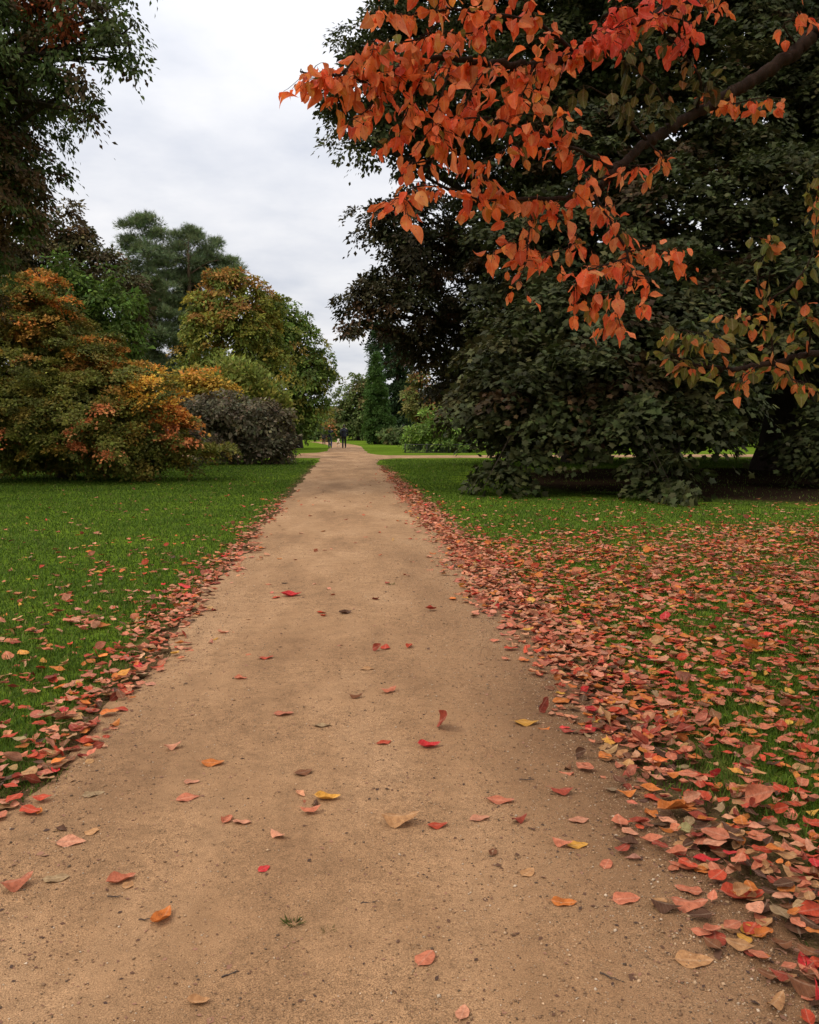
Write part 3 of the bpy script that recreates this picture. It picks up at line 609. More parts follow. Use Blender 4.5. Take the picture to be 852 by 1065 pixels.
# individual leaves on the path, where the photograph shows them: px, py, size in px, colour, pose, heading, extra words
PATH_LEAVES = [
 (167, 958, 30, 'orange', 'cup', 20, 'bright cupped orange leaf alone low on the left of the path'),
 (123, 917, 28, 'pink', 'curl', 60, 'curled salmon pink leaf with a smaller tan leaf against it, lower left of path'),
 (133, 922, 15, 'tan', 'flat', 10, 'small tan leaf touching the curled salmon leaf'),
 (15, 925, 30, 'pink', 'curl', 50, 'folded salmon leaf at the left border, below the left drift'),
 (71, 877, 27, 'pale pink', 'flat', 90, 'long pale pink leaf lying flat at the left path margin'),
 (56, 915, 24, 'grey tan', 'flat', 80, 'dull greyish leaf pressed flat below the long pale pink one'),
 (95, 866, 17, 'tan', 'flat', 30, 'small tan leaf just above the long pale pink leaf'),
 (63, 863, 14, 'dark brown', 'curl', 120, 'small dark curled leaf at the left margin'),
 (95, 827, 20, 'grey tan', 'flat', 70, 'grey green leaf pressed into the path at the left margin'),
 (193, 831, 23, 'pink', 'flat', 70, 'pink leaf lying slanted below a smaller pale pink one, left half of path'),
 (198, 814, 15, 'pale pink', 'flat', 90, 'small pale pink leaf above the slanted pink leaf'),
 (236, 854, 18, 'pink', 'curl', 20, 'left leaf of a touching pink pair in the left half of the path'),
 (250, 856, 18, 'pale pink', 'flat', 100, 'right paler leaf of a touching pink pair on the path'),
 (288, 870, 18, 'pale pink', 'curl', 130, 'folded pale peach leaf between the pink pair and the yellow leaf'),
 (274, 905, 14, 'bright red', 'flat', 40, 'tiny scarlet leaf alone on the path'),
 (338, 831, 25, 'yellow', 'cup', 95, 'bright golden yellow leaf on the path'),
 (328, 838, 11, 'dark brown', 'curl', 10, 'little dark leaf tucked under the golden yellow leaf'),
 (321, 846, 20, 'pink', 'curl', 80, 'pink leaf just below the golden yellow leaf'),
 (314, 805, 19, 'brown', 'flat', 60, 'tan brown leaf above the golden yellow leaf'),
 (412, 857, 36, 'tan', 'curl', 88, 'long wavy peach leaf in the middle of the path'),
 (442, 999, 27, 'pink', 'flat', 35, 'pink leaf with short stalk alone low in the middle of the path'),
 (204, 1043, 22, 'tan', 'cup', 95, 'tan orange leaf at the very bottom, left of centre'),
 (481, 1056, 22, 'pale pink', 'flat', 20, 'pink leaf cut by the bottom border of the view'),
 (453, 860, 20, 'red', 'flat', 80, 'dark red leaf right of the long peach leaf'),
 (444, 777, 22, 'bright red', 'cup', 85, 'vivid red leaf beside the upright russet leaf'),
 (459, 758, 30, 'dark red', 'stand', 170, 'russet leaf standing upright on its edge in the middle of the path'),
 (398, 773, 16, 'red', 'flat', 60, 'small rosy red leaf left of the vivid red one'),
 (518, 833, 26, 'pink', 'flat', 100, 'salmon leaf lying aslant right of centre'),
 (497, 852, 21, 'pale pink', 'flat', 70, 'pale pink leaf just below the aslant salmon leaf'),
 (539, 855, 18, 'dark red', 'curl', 60, 'dark rusty curled leaf right of the pale pink one'),
 (513, 888, 15, 'brown', 'curl', 20, 'small brown pink leaf below the dark rusty curled leaf'),
 (548, 909, 19, 'tan', 'flat', 45, 'tan leaf alone right of centre, low on the path'),
 (584, 939, 24, 'orange', 'flat', 100, 'orange tan leaf below the lone tan leaf'),
 (599, 880, 21, 'yellow', 'flat', 80, 'mustard yellow leaf with a pink leaf touching its left'),
 (583, 880, 20, 'pink', 'curl', 120, 'pink curled leaf touching the mustard yellow leaf'),
 (600, 854, 20, 'pale pink', 'flat', 85, 'faded peach leaf above the mustard yellow leaf'),
 (649, 937, 27, 'pink', 'flat', 85, 'salmon orange leaf between the orange tan leaf and the right drift'),
 (631, 900, 20, 'pink', 'flat', 30, 'rose leaf above the salmon orange leaf'),
 (690, 946, 30, 'dark brown', 'curl', 120, 'dark shrivelled leaf with a pink leaf against it near the right drift'),
 (713, 944, 34, 'pink', 'curl', 100, 'pink pointed leaf lying against a dark shrivelled leaf'),
 (718, 1000, 36, 'tan', 'flat', 95, 'long peach leaf alone near the lower right corner of the path'),
 (781, 970, 25, 'yellow', 'flat', 140, 'amber leaf at the outer border of the right drift'),
 (757, 967, 20, 'tan', 'flat', 130, 'tan leaf just left of the amber leaf'),
 (718, 866, 30, 'yellow green', 'curl', 95, 'pale yellow green leaf among the pink ones of the right drift'),
 (545, 753, 24, 'yellow', 'flat', 90, 'orange yellow leaf at the start of the right drift'),
 (582, 826, 22, 'dark red', 'curl', 95, 'long dark red leaf left of the right drift'),
 (603, 788, 16, 'dark brown', 'stand', 150, 'dark brown leaf standing on edge near the right drift'),
 (565, 741, 20, 'dark red', 'stand', 40, 'chestnut leaf tilted upright at the border of the right drift'),
 (358, 638, 14, 'dark brown', 'cup', 60, 'dark chestnut leaf alone in the middle distance of the path'),
 (391, 677, 12, 'dark red', 'stand', 130, 'small dark red leaf standing on edge beyond the middle of the path'),
 (301, 620, 20, 'bright red', 'cup', 80, 'larger leaf of the bright red cluster far up the path'),
 (287, 622, 11, 'red', 'flat', 30, 'smaller leaf of the bright red cluster far up the path'),
 (369, 726, 13, 'brown', 'curl', 80, 'small brown leaf in the middle of the path beyond the vivid red one'),
 (275, 685, 15, 'red', 'flat', 70, 'rosy leaf in the left half of the path, middle distance'),
 (249, 706, 13, 'pink', 'curl', 100, 'pink curled leaf below and left of the rosy one'),
 (293, 743, 19, 'pink', 'flat', 85, 'flat pink leaf in the left half above the tan brown leaf'),
 (334, 755, 17, 'grey tan', 'flat', 90, 'greyish leaf right of the flat pink one'),
 (219, 795, 22, 'orange', 'flat', 92, 'thin orange tan leaf near the left drift'),
 (178, 779, 17, 'pale pink', 'curl', 60, 'pale leaf just right of the left drift'),
 (403, 720, 17, 'pink', 'curl', 60, 'crumpled pink leaf in the middle of the path'),
 (381, 696, 14, 'tan', 'flat', 90, 'faded tan leaf beyond the crumpled pink one'),
 (839, 1006, 30, 'bright red', 'cup', 10, 'vivid scarlet leaf at the right border near the bottom corner'),
 (838, 1034, 40, 'brown', 'curl', 120, 'large brown leaf in the bottom right corner'),
 (768, 934, 42, 'red', 'cup', 95, 'large curved red leaf at the border of the right drift'),
 (786, 838, 34, 'pink', 'stand', 150, 'broad pink leaf propped upright in the right drift'),
 (700, 842, 40, 'orange', 'curl', 80, 'long orange leaf reaching out of the right drift onto the path'),
 (732, 896, 25, 'bright red', 'cup', 100, 'crimson leaf on the inner border of the right drift'),
]
WORD = {'flat': 'flat', 'cup': 'cupped', 'curl': 'curled', 'stand': 'upright'}
def leaf_obj(P, size, colname, pose, head, r, label, group=None, base_tilt=None):
    """one fallen leaf as its own object; P = where its middle lies"""
    a = math.radians(head); tip = np.array([math.sin(a), math.cos(a), 0.0])
    nrm = np.array([r.normal(0, .08), r.normal(0, .08), 1.0]) if base_tilt is None else base_tilt
    cup, bend, wave = r.uniform(-.15, .25), r.uniform(-.1, .35), .12
    if pose == 'cup': cup, bend = r.uniform(.5, .7), r.uniform(.5, .8)
    if pose == 'curl': cup, bend, wave = r.choice([-.75, .75])*r.uniform(.7, 1), r.uniform(.15, .5), .18
    if pose == 'stand':
        side = np.array([tip[1], -tip[0], 0.0]); nrm = side*.9+np.array([0, 0, .35]); tip = tip*.85+np.array([0, 0, .5]); cup = .5
    c = np.array(LC[colname])*math.exp(r.normal(0, .08))
    P = np.asarray(P, float)
    tv = leaves(LEAF_HI, np.zeros((1, 3)), norm(tip[None]), norm(nrm[None]), np.array([size]), np.array([cup]), np.array([bend]), np.array([wave]), r.uniform(0, 6, 1))
    V = tv[0]; V -= (V.min(0)+V.max(0))/2*np.array([1, 1, 0]); V[:, 2] -= V[:, 2].min()
    o = mesh_obj('fallen_leaf', V, tv[1], M_LITTER, col=np.broadcast_to(c, (len(tv[1]), 3)), luv=tv[2], smooth=True)
    o.location = [float(v) for v in P]
    tag(o, label, 'leaf', group)
    return o
r = np.random.default_rng(9)
def path_z(x, y):
    f = np.clip((x-xl(y))/(xr(y)-xl(y)), 0, 1); return .008+.018*np.sin(np.pi*f)
n_ind = 0
for px, py, spx, cn, pose, hd, lab in PATH_LEAVES:
    g = ground(px, py); z = float(path_z(g[0], g[1])) if on_path(g[0], g[1]) else .03
    g = ground(px, py, z)
    dist = project(g)[2]
    leaf_obj((g[0], g[1], z+.001), spx*dist/FPX*1.12, cn, pose, hd, r, lab); n_ind += 1

# the leaves of the drifts and the lawns
r = np.random.default_rng(21)
NAMES = ['pink', 'pale pink', 'red', 'orange', 'brown', 'tan', 'yellow', 'dark red', 'dark brown', 'grey tan', 'bright red']
PR = np.array([.29, .15, .14, .12, .08, .065, .025, .09, .025, .012, .015]); PR /= PR.sum()
def accept(n, f, xr_, yr_):
    x = r.uniform(*xr_, n); y = r.uniform(*yr_, n); k = r.random(n) < f(x, y); return x[k], y[k]
def blot(x, y): return .5+.5*np.sin(2.3*x+1.1*np.sin(1.9*y))*np.sin(2.0*y+1.3*np.sin(2.2*x))
def dens_right(x, y):
    e = x-xr(y)
    carpet = 330*np.clip((12.2-y+.25*x)/3.2, 0, 1)*np.clip(.3+.9*blot(x*1.25, y*1.25), 0, 1)*np.clip(e/.25, 0, 1)
    carpet = np.maximum(carpet, 22*np.clip((19-y)/6, 0, 1)*(e > 0))
    w = np.clip(.42-.006*y, .2, .5)
    drift = 620*np.exp(-(np.clip(e-.02, -9, 9)/w)**2*np.where(e < 0, 4.5*(.6+.8*blot(x*1.7, y*1.1)), 1.1))*np.clip((34-y)/22, .0, 1)*(.55+.45*blot(x*2, y*1.5))
    return np.where(bare(x, y) < .9, carpet*.05, carpet)+drift
def dens_left(x, y):
    e = xl(y)-x
    w = np.clip(.30-.002*y, .2, .4)
    drift = 400*np.exp(-(e/w)**2*np.where(e < 0, 9, 1.2))*np.clip((22-y)/14, 0, 1)*(.35+.65*blot(x*2, y*1.4))
    lawn_ = 150*np.exp(-np.clip(e, 0, 99)/1.35)*np.clip((13-y)/7, 0, 1)*(e > 0)*np.clip(.3+.9*blot(x*1.3, y*1.3), 0, 1)
    return drift+lawn_+(e > 0)*(2.2*np.clip((24-y)/10, 0, 1)+.9)*np.clip((8-e)/6, 0.15, 1)
def dens_path(x, y):
    return on_path(x, y, .15)*(2.3+5*np.exp(-((xr(y)-x)/.45)**2)+3*np.exp(-((x-xl(y))/.4)**2))*np.where(y < 5.0, .25, 1)*np.clip((34-y)/22, .1, 1)
MAXD = 700.
parts = []
for f, xr_, yr_ in ((dens_right, (.9, 8.5), (1.0, 15.5)), (dens_right, (.9, 11), (15.5, 34)), (dens_left, (-9, -.85), (1.3, 26)), (dens_path, (-1.3, 1.35), (1.6, 34))):
    area = (xr_[1]-xr_[0])*(yr_[1]-yr_[0])
    parts.append(accept(int(area*MAXD), lambda x, y: f(x, y)/MAXD, xr_, yr_))
x = np.concatenate([p[0] for p in parts]); y = np.concatenate([p[1] for p in parts]); n = len(x)
onp = on_path(x, y)
e = np.where(x > 0, x-xr(y), xl(y)-x)
drifty = np.exp(-(e/.35)**2)*np.where(x > 0, 1, .5)
z = np.where(onp, path_z(x, y)+.002, .012+.028*r.random(n))+drifty*r.random(n)**1.5*.03
size = r.lognormal(math.log(.070), .22, n)*np.clip(.80+.045*y, .8, 1.08)
ci = r.choice(len(NAMES), n, p=PR)
# the deep drift near the camera holds more brown, older leaves
old = (drifty > .35) & (y < 4.2) & (r.random(n) < .28); ci[old] = r.choice([4, 5, 7, 8], old.sum())
far_pink = (drifty > .3) & (y > 5) & (r.random(n) < .5); ci[far_pink] = r.choice([0, 1], far_pink.sum())
lawnr = (x > 0) & (drifty < .3) & (r.random(n) < .25); ci[lawnr] = r.choice([0, 3, 2, 0], lawnr.sum())
head = r.uniform(0, 360, n)
pose = r.choice(4, n, p=[.56, .2, .21, .03])
cols = np.array([LC[k] for k in NAMES])[ci]*np.exp(r.normal(0, .16, (n, 1)))*np.exp(r.normal(0, .06, (n, 3)))
pr = np.array([project(np.array([x[i], y[i], z[i]])) for i in range(n)])
inv = (pr[:, 0] > -5) & (pr[:, 0] < PW+5) & (pr[:, 1] > 0) & (pr[:, 1] < PH+5)
scr = np.where(inv, size*FPX/pr[:, 2]*np.sqrt(1.5/pr[:, 2]), 0)
order = np.argsort(-scr)
ind = np.zeros(n, bool); ind[order[:300-n_ind]] = True
POSE = ['flat', 'cup', 'curl', 'stand']
def where(xx, yy):
    if xx < 0: return 'the left drift at the path edge' if xl(yy)-xx < .3 else 'the left lawn grass'
    e_ = xx-xr(yy)
    if xx < xr(yy)-.12: return 'the bare path'
    return 'the deep right drift along the path' if e_ < .42 else 'the right lawn among grass tufts'
for i in np.where(ind)[0]:
    cn, po = NAMES[ci[i]], POSE[pose[i]]
    wh = where(x[i], y[i])
    leaf_obj((x[i], y[i], z[i]), size[i], cn, po, head[i], r, f'{WORD[po]} {cn} fallen leaf on {wh}', f'{WORD[po]} {cn} leaves on {wh}',
             base_tilt=np.array([r.normal(0, .16), r.normal(0, .16), 1.0]) if not onp[i] else None)
rest = ~ind
def litter_batch(mask, tmpl):
    k = mask.sum(); a = np.radians(head[mask])
    tip = np.stack([np.sin(a), np.cos(a), r.normal(0, .15, k)], 1)
    nrm = np.stack([r.normal(0, .17, k), r.normal(0, .17, k), np.ones(k)], 1)
    fl_ = onp[mask]; nrm[fl_] *= np.array([.3, .3, 1])
    po = pose[mask]
    cup = np.select([po == 1, po == 2], [r.uniform(.4, .7, k), r.choice([-.8, .75], k)], r.uniform(-.15, .3, k))
    bd = np.select([po == 1, po == 2], [r.uniform(.4, .8, k), r.uniform(.2, .7, k)], r.uniform(-.1, .35, k))
    st = po == 3; nrm[st] = np.stack([np.cos(a[st]), -np.sin(a[st]), np.full(st.sum(), .4)], 1); tip[st, 2] = .4
    P = np.stack([x[mask], y[mask], z[mask]], 1)-norm(tip)*(size[mask]*.5)[:, None]*np.array([1, 1, 0])
    V, T, luv = leaves(tmpl, P, tip, nrm, size[mask], cup, bd, np.full(k, .13), r.uniform(0, 6, k))
    V[:, 2] = np.maximum(V[:, 2], .009)
    return V, T, luv, np.repeat(cols[mask], len(tmpl[1]), 0)
dd = np.hypot(x, y)
A = litter_batch(rest & (dd < 7.5), LEAF_MID); Bq = litter_batch(rest & (dd >= 7.5), LEAF_LO)
V = np.vstack([A[0], Bq[0]]); T = np.vstack([A[1], Bq[1]+len(A[0])])
tag(mesh_obj('leaf_litter', V, T, M_LITTER, col=np.vstack([A[3], Bq[3]]), luv=np.vstack([A[2], Bq[2]]), smooth=True), 'carpet of fallen pink and red leaves', 'leaf litter', kind='stuff')
print('litter', n, 'individual', ind.sum()+n_ind)

# crumbs and bits of leaf on the path and in the drift
k = 9500
yy = 1.6+r.random(k)**1.4*8; side = r.random(k)
xx = np.where(side < .40, xr(yy)-np.abs(r.normal(0, .28, k))+.12, np.where(side < .58, xl(yy)+np.abs(r.normal(0, .2, k))-.05, r.uniform(-1.2, 1.2, k)))
a = r.uniform(0, 6.28, k)
V, T = instance(RHOMB[0]*np.array([1, 1, .6]), RHOMB[1], np.stack([xx, yy, path_z(xx, yy)+.002], 1), *frames(np.stack([np.sin(a), np.cos(a), r.normal(0, .12, k)], 1), np.array([[0, 0, 1.]])+r.normal(0, .2, (k, 3))), r.lognormal(math.log(.009), .5, k))
cc = np.array([(.12, .06, .035), (.2, .1, .06), (.07, .04, .028), (.3, .15, .09)])[r.choice(4, k)]
tag(mesh_obj('leaf_crumbs', V, T, M_STONE, col=np.repeat(cc, 2, 0)), 'broken bits of dead leaf on the path', 'leaf crumbs', kind='stuff')

# twigs and tufts on the path
M_STICK = plain('dead_twig', (.07, .045, .03), .9, .4, 60)
for px, py, ln, hd, lab in [(635, 1018, .055, 130, 'short dark twig lying low right of the middle of the path'), (385, 940, .06, 80, 'thin dark twig in the middle of the path, below the long peach leaf'), (120, 934, .05, 95, 'tiny dark twig below the curled salmon leaf'),
                            (150, 958, .035, 90, 'short stub of twig beside the cupped orange leaf'), (548, 812, .06, 95, 'grey brown twig left of the long dark red leaf'), (240, 1015, .05, 60, 'curved brown twig above the bottom of the path, left of centre'), (825, 930, .16, 35, 'longer bare twig poking out of the right drift')]:
    g = ground(px, py, .02); a = math.radians(hd); dv = np.array([math.sin(a), math.cos(a), 0])
    t_ = np.linspace(-.5, .5, 8)
    P = g+dv*(t_*ln)[:, None]+np.stack([r.normal(0, ln*.03, 8), r.normal(0, ln*.03, 8), .003+.004*np.abs(np.sin(t_*5))], 1)
    tb = Tubes(); tb.add(P, np.linspace(.0025, .0012, 8), 6)
    tb.add(np.stack([P[4], P[4]+dv*ln*.15+np.array([.2*ln*dv[1], -.2*ln*dv[0], .004])]), [.0015, .0008], 5)
    tag(tb.obj('twig', M_STICK, loc=g), lab, 'twig')
def tuft(px, py, n, rad, h, lab):
    g = ground(px, py, .024)
    az = r.uniform(0, 6.28, n); rr = rad*np.sqrt(r.random(n)); P0 = np.stack([np.cos(az)*rr, np.sin(az)*rr*.7, np.zeros(n)], 1)
    tip = norm(np.stack([np.cos(az)*.8+r.normal(0, .4, n), np.sin(az)*.8+r.normal(0, .4, n), np.full(n, .4)], 1)); S_ = h*r.uniform(.5, 1.2, n)
    tv = np.array([[-.06, 0, 0], [.06, 0, 0], [.04, .6, .06], [-.04, .6, .06], [0, 1, -.05]]); 
    V, T = instance(tv, tt, P0, *frames(tip, np.array([[0, 0, 1.]])+r.normal(0, .3, (n, 3))), S_)
    o = mesh_obj('grass_tuft', V, T, M_GRASS, col=np.repeat(gp[r.choice(5, n)]*np.array([.85, .7, .9]), 3, 0)); o.location = [float(v) for v in g]
    tag(o, lab, 'grass tuft')
tuft(305, 961, 60, .022, .03, 'small green tuft growing in the bare path, low centre')
tuft(341, 968, 25, .02, .018, 'sparse little tuft right of the bigger tuft on the path')
tuft(407, 608, 40, .03, .03, 'dark tuft in the middle distance of the path')

# ------------------------------------------------------------------ the cherry whose sprays hang into the view
r = np.random.default_rng(31)
trunk = np.array([3.9, 4.4, 0.0])
cherry = empty('cherry_tree', trunk)
tag(cherry, 'near tree whose orange red leafy branches hang in from the upper right', 'tree')
tb = Tubes()
tp = catmull([trunk+np.array([0, 0, -.2]), trunk+np.array([.03, .02, .8]), trunk+np.array([-.04, .0, 1.8]), trunk+np.array([.05, .08, 3.2]), trunk+np.array([.25, .3, 4.8])], 16)
tb.add(tp, np.linspace(.17, .06, 16)*(1+.6*np.exp(-np.linspace(0, 1, 16)*12)), 14)
tb.obj('trunk', M_BARK, cherry, loc=trunk)
ORANGE = palette([(.80, .18, .045), (.82, .24, .075), (.78, .135, .045), (.82, .30, .11), (.60, .2, .035), (.2, .15, .025)], [5, 4, 3, 1.5, 1.2, .5])
RED = palette([(.74, .09, .045), (.76, .13, .06), (.68, .12, .035)], [3, 3, 2])
OLIVE = palette([(.085, .085, .02), (.11, .095, .022), (.06, .062, .018), (.3, .12, .03)], [3, 3, 3, 1])
GREENY = palette([(.18, .19, .035), (.24, .22, .04), (.15, .16, .03), (.66, .22, .06), (.68, .17, .05)], [3, 2.5, 2.5, 2.5, 1.2])
def pxl(seq): return np.array([at(a, b, c) for a, b, c in seq])
BR = {'hi': [], 'mid': [], 'low': []}      # (polyline, r0, r1, leaf palette or None, leafiness)
def br(limb, seq, r0, r1, pal=None, leafy=1.0, start=None):
    P = pxl(seq)
    if start is not None: P = np.vstack([start, P])
    BR[limb].append((P, r0, r1, pal, leafy))
T1, T2, T3 = tp[11], tp[8], tp[7]
br('mid', [(1000, -60, 4.3), (900, -10, 4.22), (852, 30, 4.15), (831, 50, 4.1), (779, 86, 4.0), (724, 117, 3.9), (673, 147, 3.8), (628, 188, 3.7), (611, 197, 3.68)], .045, .013, None, 0, start=T2)
br('mid', [(611, 197, 3.68), (585, 206, 3.65), (560, 206, 3.6), (533, 206, 3.58), (510, 190, 3.5), (484, 172, 3.45), (455, 165, 3.4), (425, 170, 3.35)], .011, .003, ORANGE, 1.1)
br('mid', [(533, 206, 3.58), (500, 208, 3.45), (465, 195, 3.4), (430, 195, 3.35), (418, 205, 3.3)], .005, .002, ORANGE, 1.0)
br('mid', [(555, 210, 3.6), (550, 243, 3.55), (548, 268, 3.5), (540, 292, 3.45)], .005, .002, ORANGE, 1.0)
br('mid', [(550, 235, 3.56), (525, 255, 3.5), (510, 262, 3.45)], .003, .0015, ORANGE, .8)
br('mid', [(560, 206, 3.6), (590, 235, 3.6), (600, 250, 3.55), (580, 262, 3.5), (560, 262, 3.5)], .004, .0015, ORANGE, .8)
br('mid', [(618, 203, 3.68), (637, 235, 3.64), (652, 262, 3.6), (655, 290, 3.55), (645, 315, 3.5), (635, 335, 3.5)], .007, .002, ORANGE, 1.25)
br('mid', [(652, 262, 3.6), (672, 258, 3.62), (692, 262, 3.64), (705, 270, 3.62)], .004, .0015, ORANGE, 1.2)
br('mid', [(652, 268, 3.6), (630, 275, 3.5), (605, 285, 3.4), (598, 300, 3.4)], .004, .0015, ORANGE, 1.25)
br('mid', [(655, 285, 3.56), (675, 290, 3.5), (668, 312, 3.48)], .003, .0015, ORANGE, 1.1)
br('mid', [(650, 300, 3.53), (625, 305, 3.45), (612, 322, 3.45)], .003, .0015, ORANGE, 1.1)
br('mid', [(673, 147, 3.8), (655, 125, 3.75), (640, 105, 3.7), (615, 90, 3.65)], .008, .002, OLIVE, .6)
br('mid', [(640, 175, 3.72), (610, 160, 3.6), (575, 145, 3.5), (540, 132, 3.45), (505, 122, 3.4), (470, 125, 3.35)], .009, .002, ORANGE, 1.15)
br('mid', [(575, 145, 3.5), (555, 115, 3.42), (535, 95, 3.38)], .004, .0015, ORANGE, 1.0)
br('mid', [(540, 132, 3.45), (525, 155, 3.4), (505, 165, 3.38)], .004, .0015, ORANGE, .8)
br('mid', [(600, 158, 3.6), (590, 135, 3.5), (580, 110, 3.45)], .004, .0015, ORANGE, .9)
br('mid', [(724, 117, 3.9), (728, 80, 3.8), (705, 50, 3.75), (690, 30, 3.7)], .008, .002, OLIVE, .9)
br('mid', [(700, 130, 3.86), (685, 95, 3.75), (660, 70, 3.7), (650, 50, 3.68)], .006, .002, OLIVE, .9)
br('mid', [(779, 86, 4.0), (745, 100, 3.95), (760, 108, 3.9), (790, 102, 3.9), (815, 102, 3.92)], .005, .002, ORANGE, .9)
br('mid', [(673, 147, 3.8), (690, 165, 3.75), (665, 172, 3.7), (640, 170, 3.65)], .004, .0015, ORANGE, .9)
br('mid', [(831, 50, 4.1), (815, 25, 4.0), (840, 20, 3.95)], .005, .002, ORANGE, .5)
br('mid', [(628, 188, 3.7), (605, 180, 3.65), (590, 205, 3.6)], .003, .0015, ORANGE, .6)
br('mid', [(640, 180, 3.73), (625, 215, 3.7), (635, 212, 3.68)], .003, .0015, ORANGE, .6)

br('hi', [(840, -60, 4.2), (770, -25, 4.1), (704, 4, 4.0), (640, 34, 3.9), (600, 55, 3.8), (555, 66, 3.7), (510, 66, 3.62), (465, 61, 3.55), (421, 66, 3.5), (401, 84, 3.45), (375, 82, 3.4), (345, 78, 3.35), (315, 76, 3.3)], .024, .003, ORANGE, .85, start=T1)
br('hi', [(447, 64, 3.53), (432, 95, 3.48), (416, 130, 3.42), (400, 150, 3.4)], .005, .0015, ORANGE, 1.25)
br('hi', [(470, 62, 3.55), (460, 100, 3.42), (450, 130, 3.38), (470, 155, 3.35)], .005, .0015, ORANGE, 1.2)
br('hi', [(421, 66, 3.5), (395, 55, 3.42), (370, 60, 3.36), (350, 95, 3.33)], .004, .0015, ORANGE, 1.0)
br('hi', [(401, 84, 3.45), (390, 105, 3.4), (375, 120, 3.36), (362, 125, 3.33)], .004, .0015, ORANGE, 1.1)
br('hi', [(510, 66, 3.62), (490, 95, 3.5), (480, 120, 3.45)], .004, .0015, ORANGE, 1.1)
br('hi', [(555, 66, 3.7), (545, 95, 3.6), (525, 110, 3.5)], .004, .0015, ORANGE, .9)
br('hi', [(600, 55, 3.8), (560, 25, 3.65), (515, 15, 3.55), (470, 10, 3.45), (430, 15, 3.4), (395, 12, 3.35)], .01, .002, ORANGE, 1.0)
br('hi', [(515, 15, 3.55), (490, 35, 3.45), (465, 32, 3.4)], .004, .0015, ORANGE, 1.2)
br('hi', [(470, 10, 3.45), (450, -20, 3.4), (420, -30, 3.35)], .004, .0015, ORANGE, 1.0)
br('hi', [(465, 12, 3.45), (440, 38, 3.4), (405, 45, 3.35), (385, 42, 3.33)], .004, .0015, ORANGE, 1.2)
br('hi', [(560, 25, 3.65), (540, -5, 3.55), (500, -20, 3.5)], .004, .0015, ORANGE, 1.0)
br('hi', [(640, 34, 3.9), (625, 20, 3.8), (650, 5, 3.75), (690, -5, 3.75)], .005, .0015, RED, 1.2)
br('hi', [(640, 34, 3.9), (628, 40, 3.75), (612, 42, 3.7), (650, 25, 3.7)], .004, .0015, RED, 1.4)
br('hi', [(704, 4, 4.0), (690, 15, 3.85), (720, 25, 3.8), (710, 40, 3.8)], .004, .0015, RED, 1.0)
br('hi', [(740, -10, 4.05), (745, 10, 3.9), (750, 0, 3.9)], .003, .0015, ORANGE, .8)

br('low', [(930, 372, 4.3), (850, 368, 4.05), (800, 378, 3.95), (755, 384, 3.85), (715, 376, 3.75), (698, 368, 3.7)], .022, .004, GREENY, .35, start=T3)
br('low', [(805, 377, 3.95), (800, 335, 3.9), (788, 290, 3.85), (800, 255, 3.8), (800, 245, 3.78)], .005, .002, GREENY, 1.0)
br('low', [(795, 315, 3.88), (825, 295, 3.85), (845, 265, 3.85), (850, 215, 3.85), (852, 185, 3.85)], .005, .002, GREENY, .8)
br('low', [(840, 370, 4.0), (842, 335, 3.9), (825, 310, 3.85)], .005, .002, GREENY, 1.1)
br('low', [(800, 340, 3.9), (775, 335, 3.8), (755, 328, 3.75)], .004, .0015, GREENY, 1.1)
br('low', [(755, 384, 3.85), (745, 355, 3.75), (720, 345, 3.7), (700, 343, 3.68)], .004, .0015, GREENY, 1.0)
br('low', [(815, 376, 3.97), (825, 395, 3.85), (845, 400, 3.85)], .004, .0015, GREENY, 1.1)
br('low', [(790, 379, 3.93), (775, 390, 3.8), (770, 398, 3.78)], .003, .0015, GREENY, .8)
br('low', [(870, 368, 4.1), (875, 300, 4.0), (860, 240, 3.95), (870, 190, 3.9)], .006, .002, GREENY, .8)
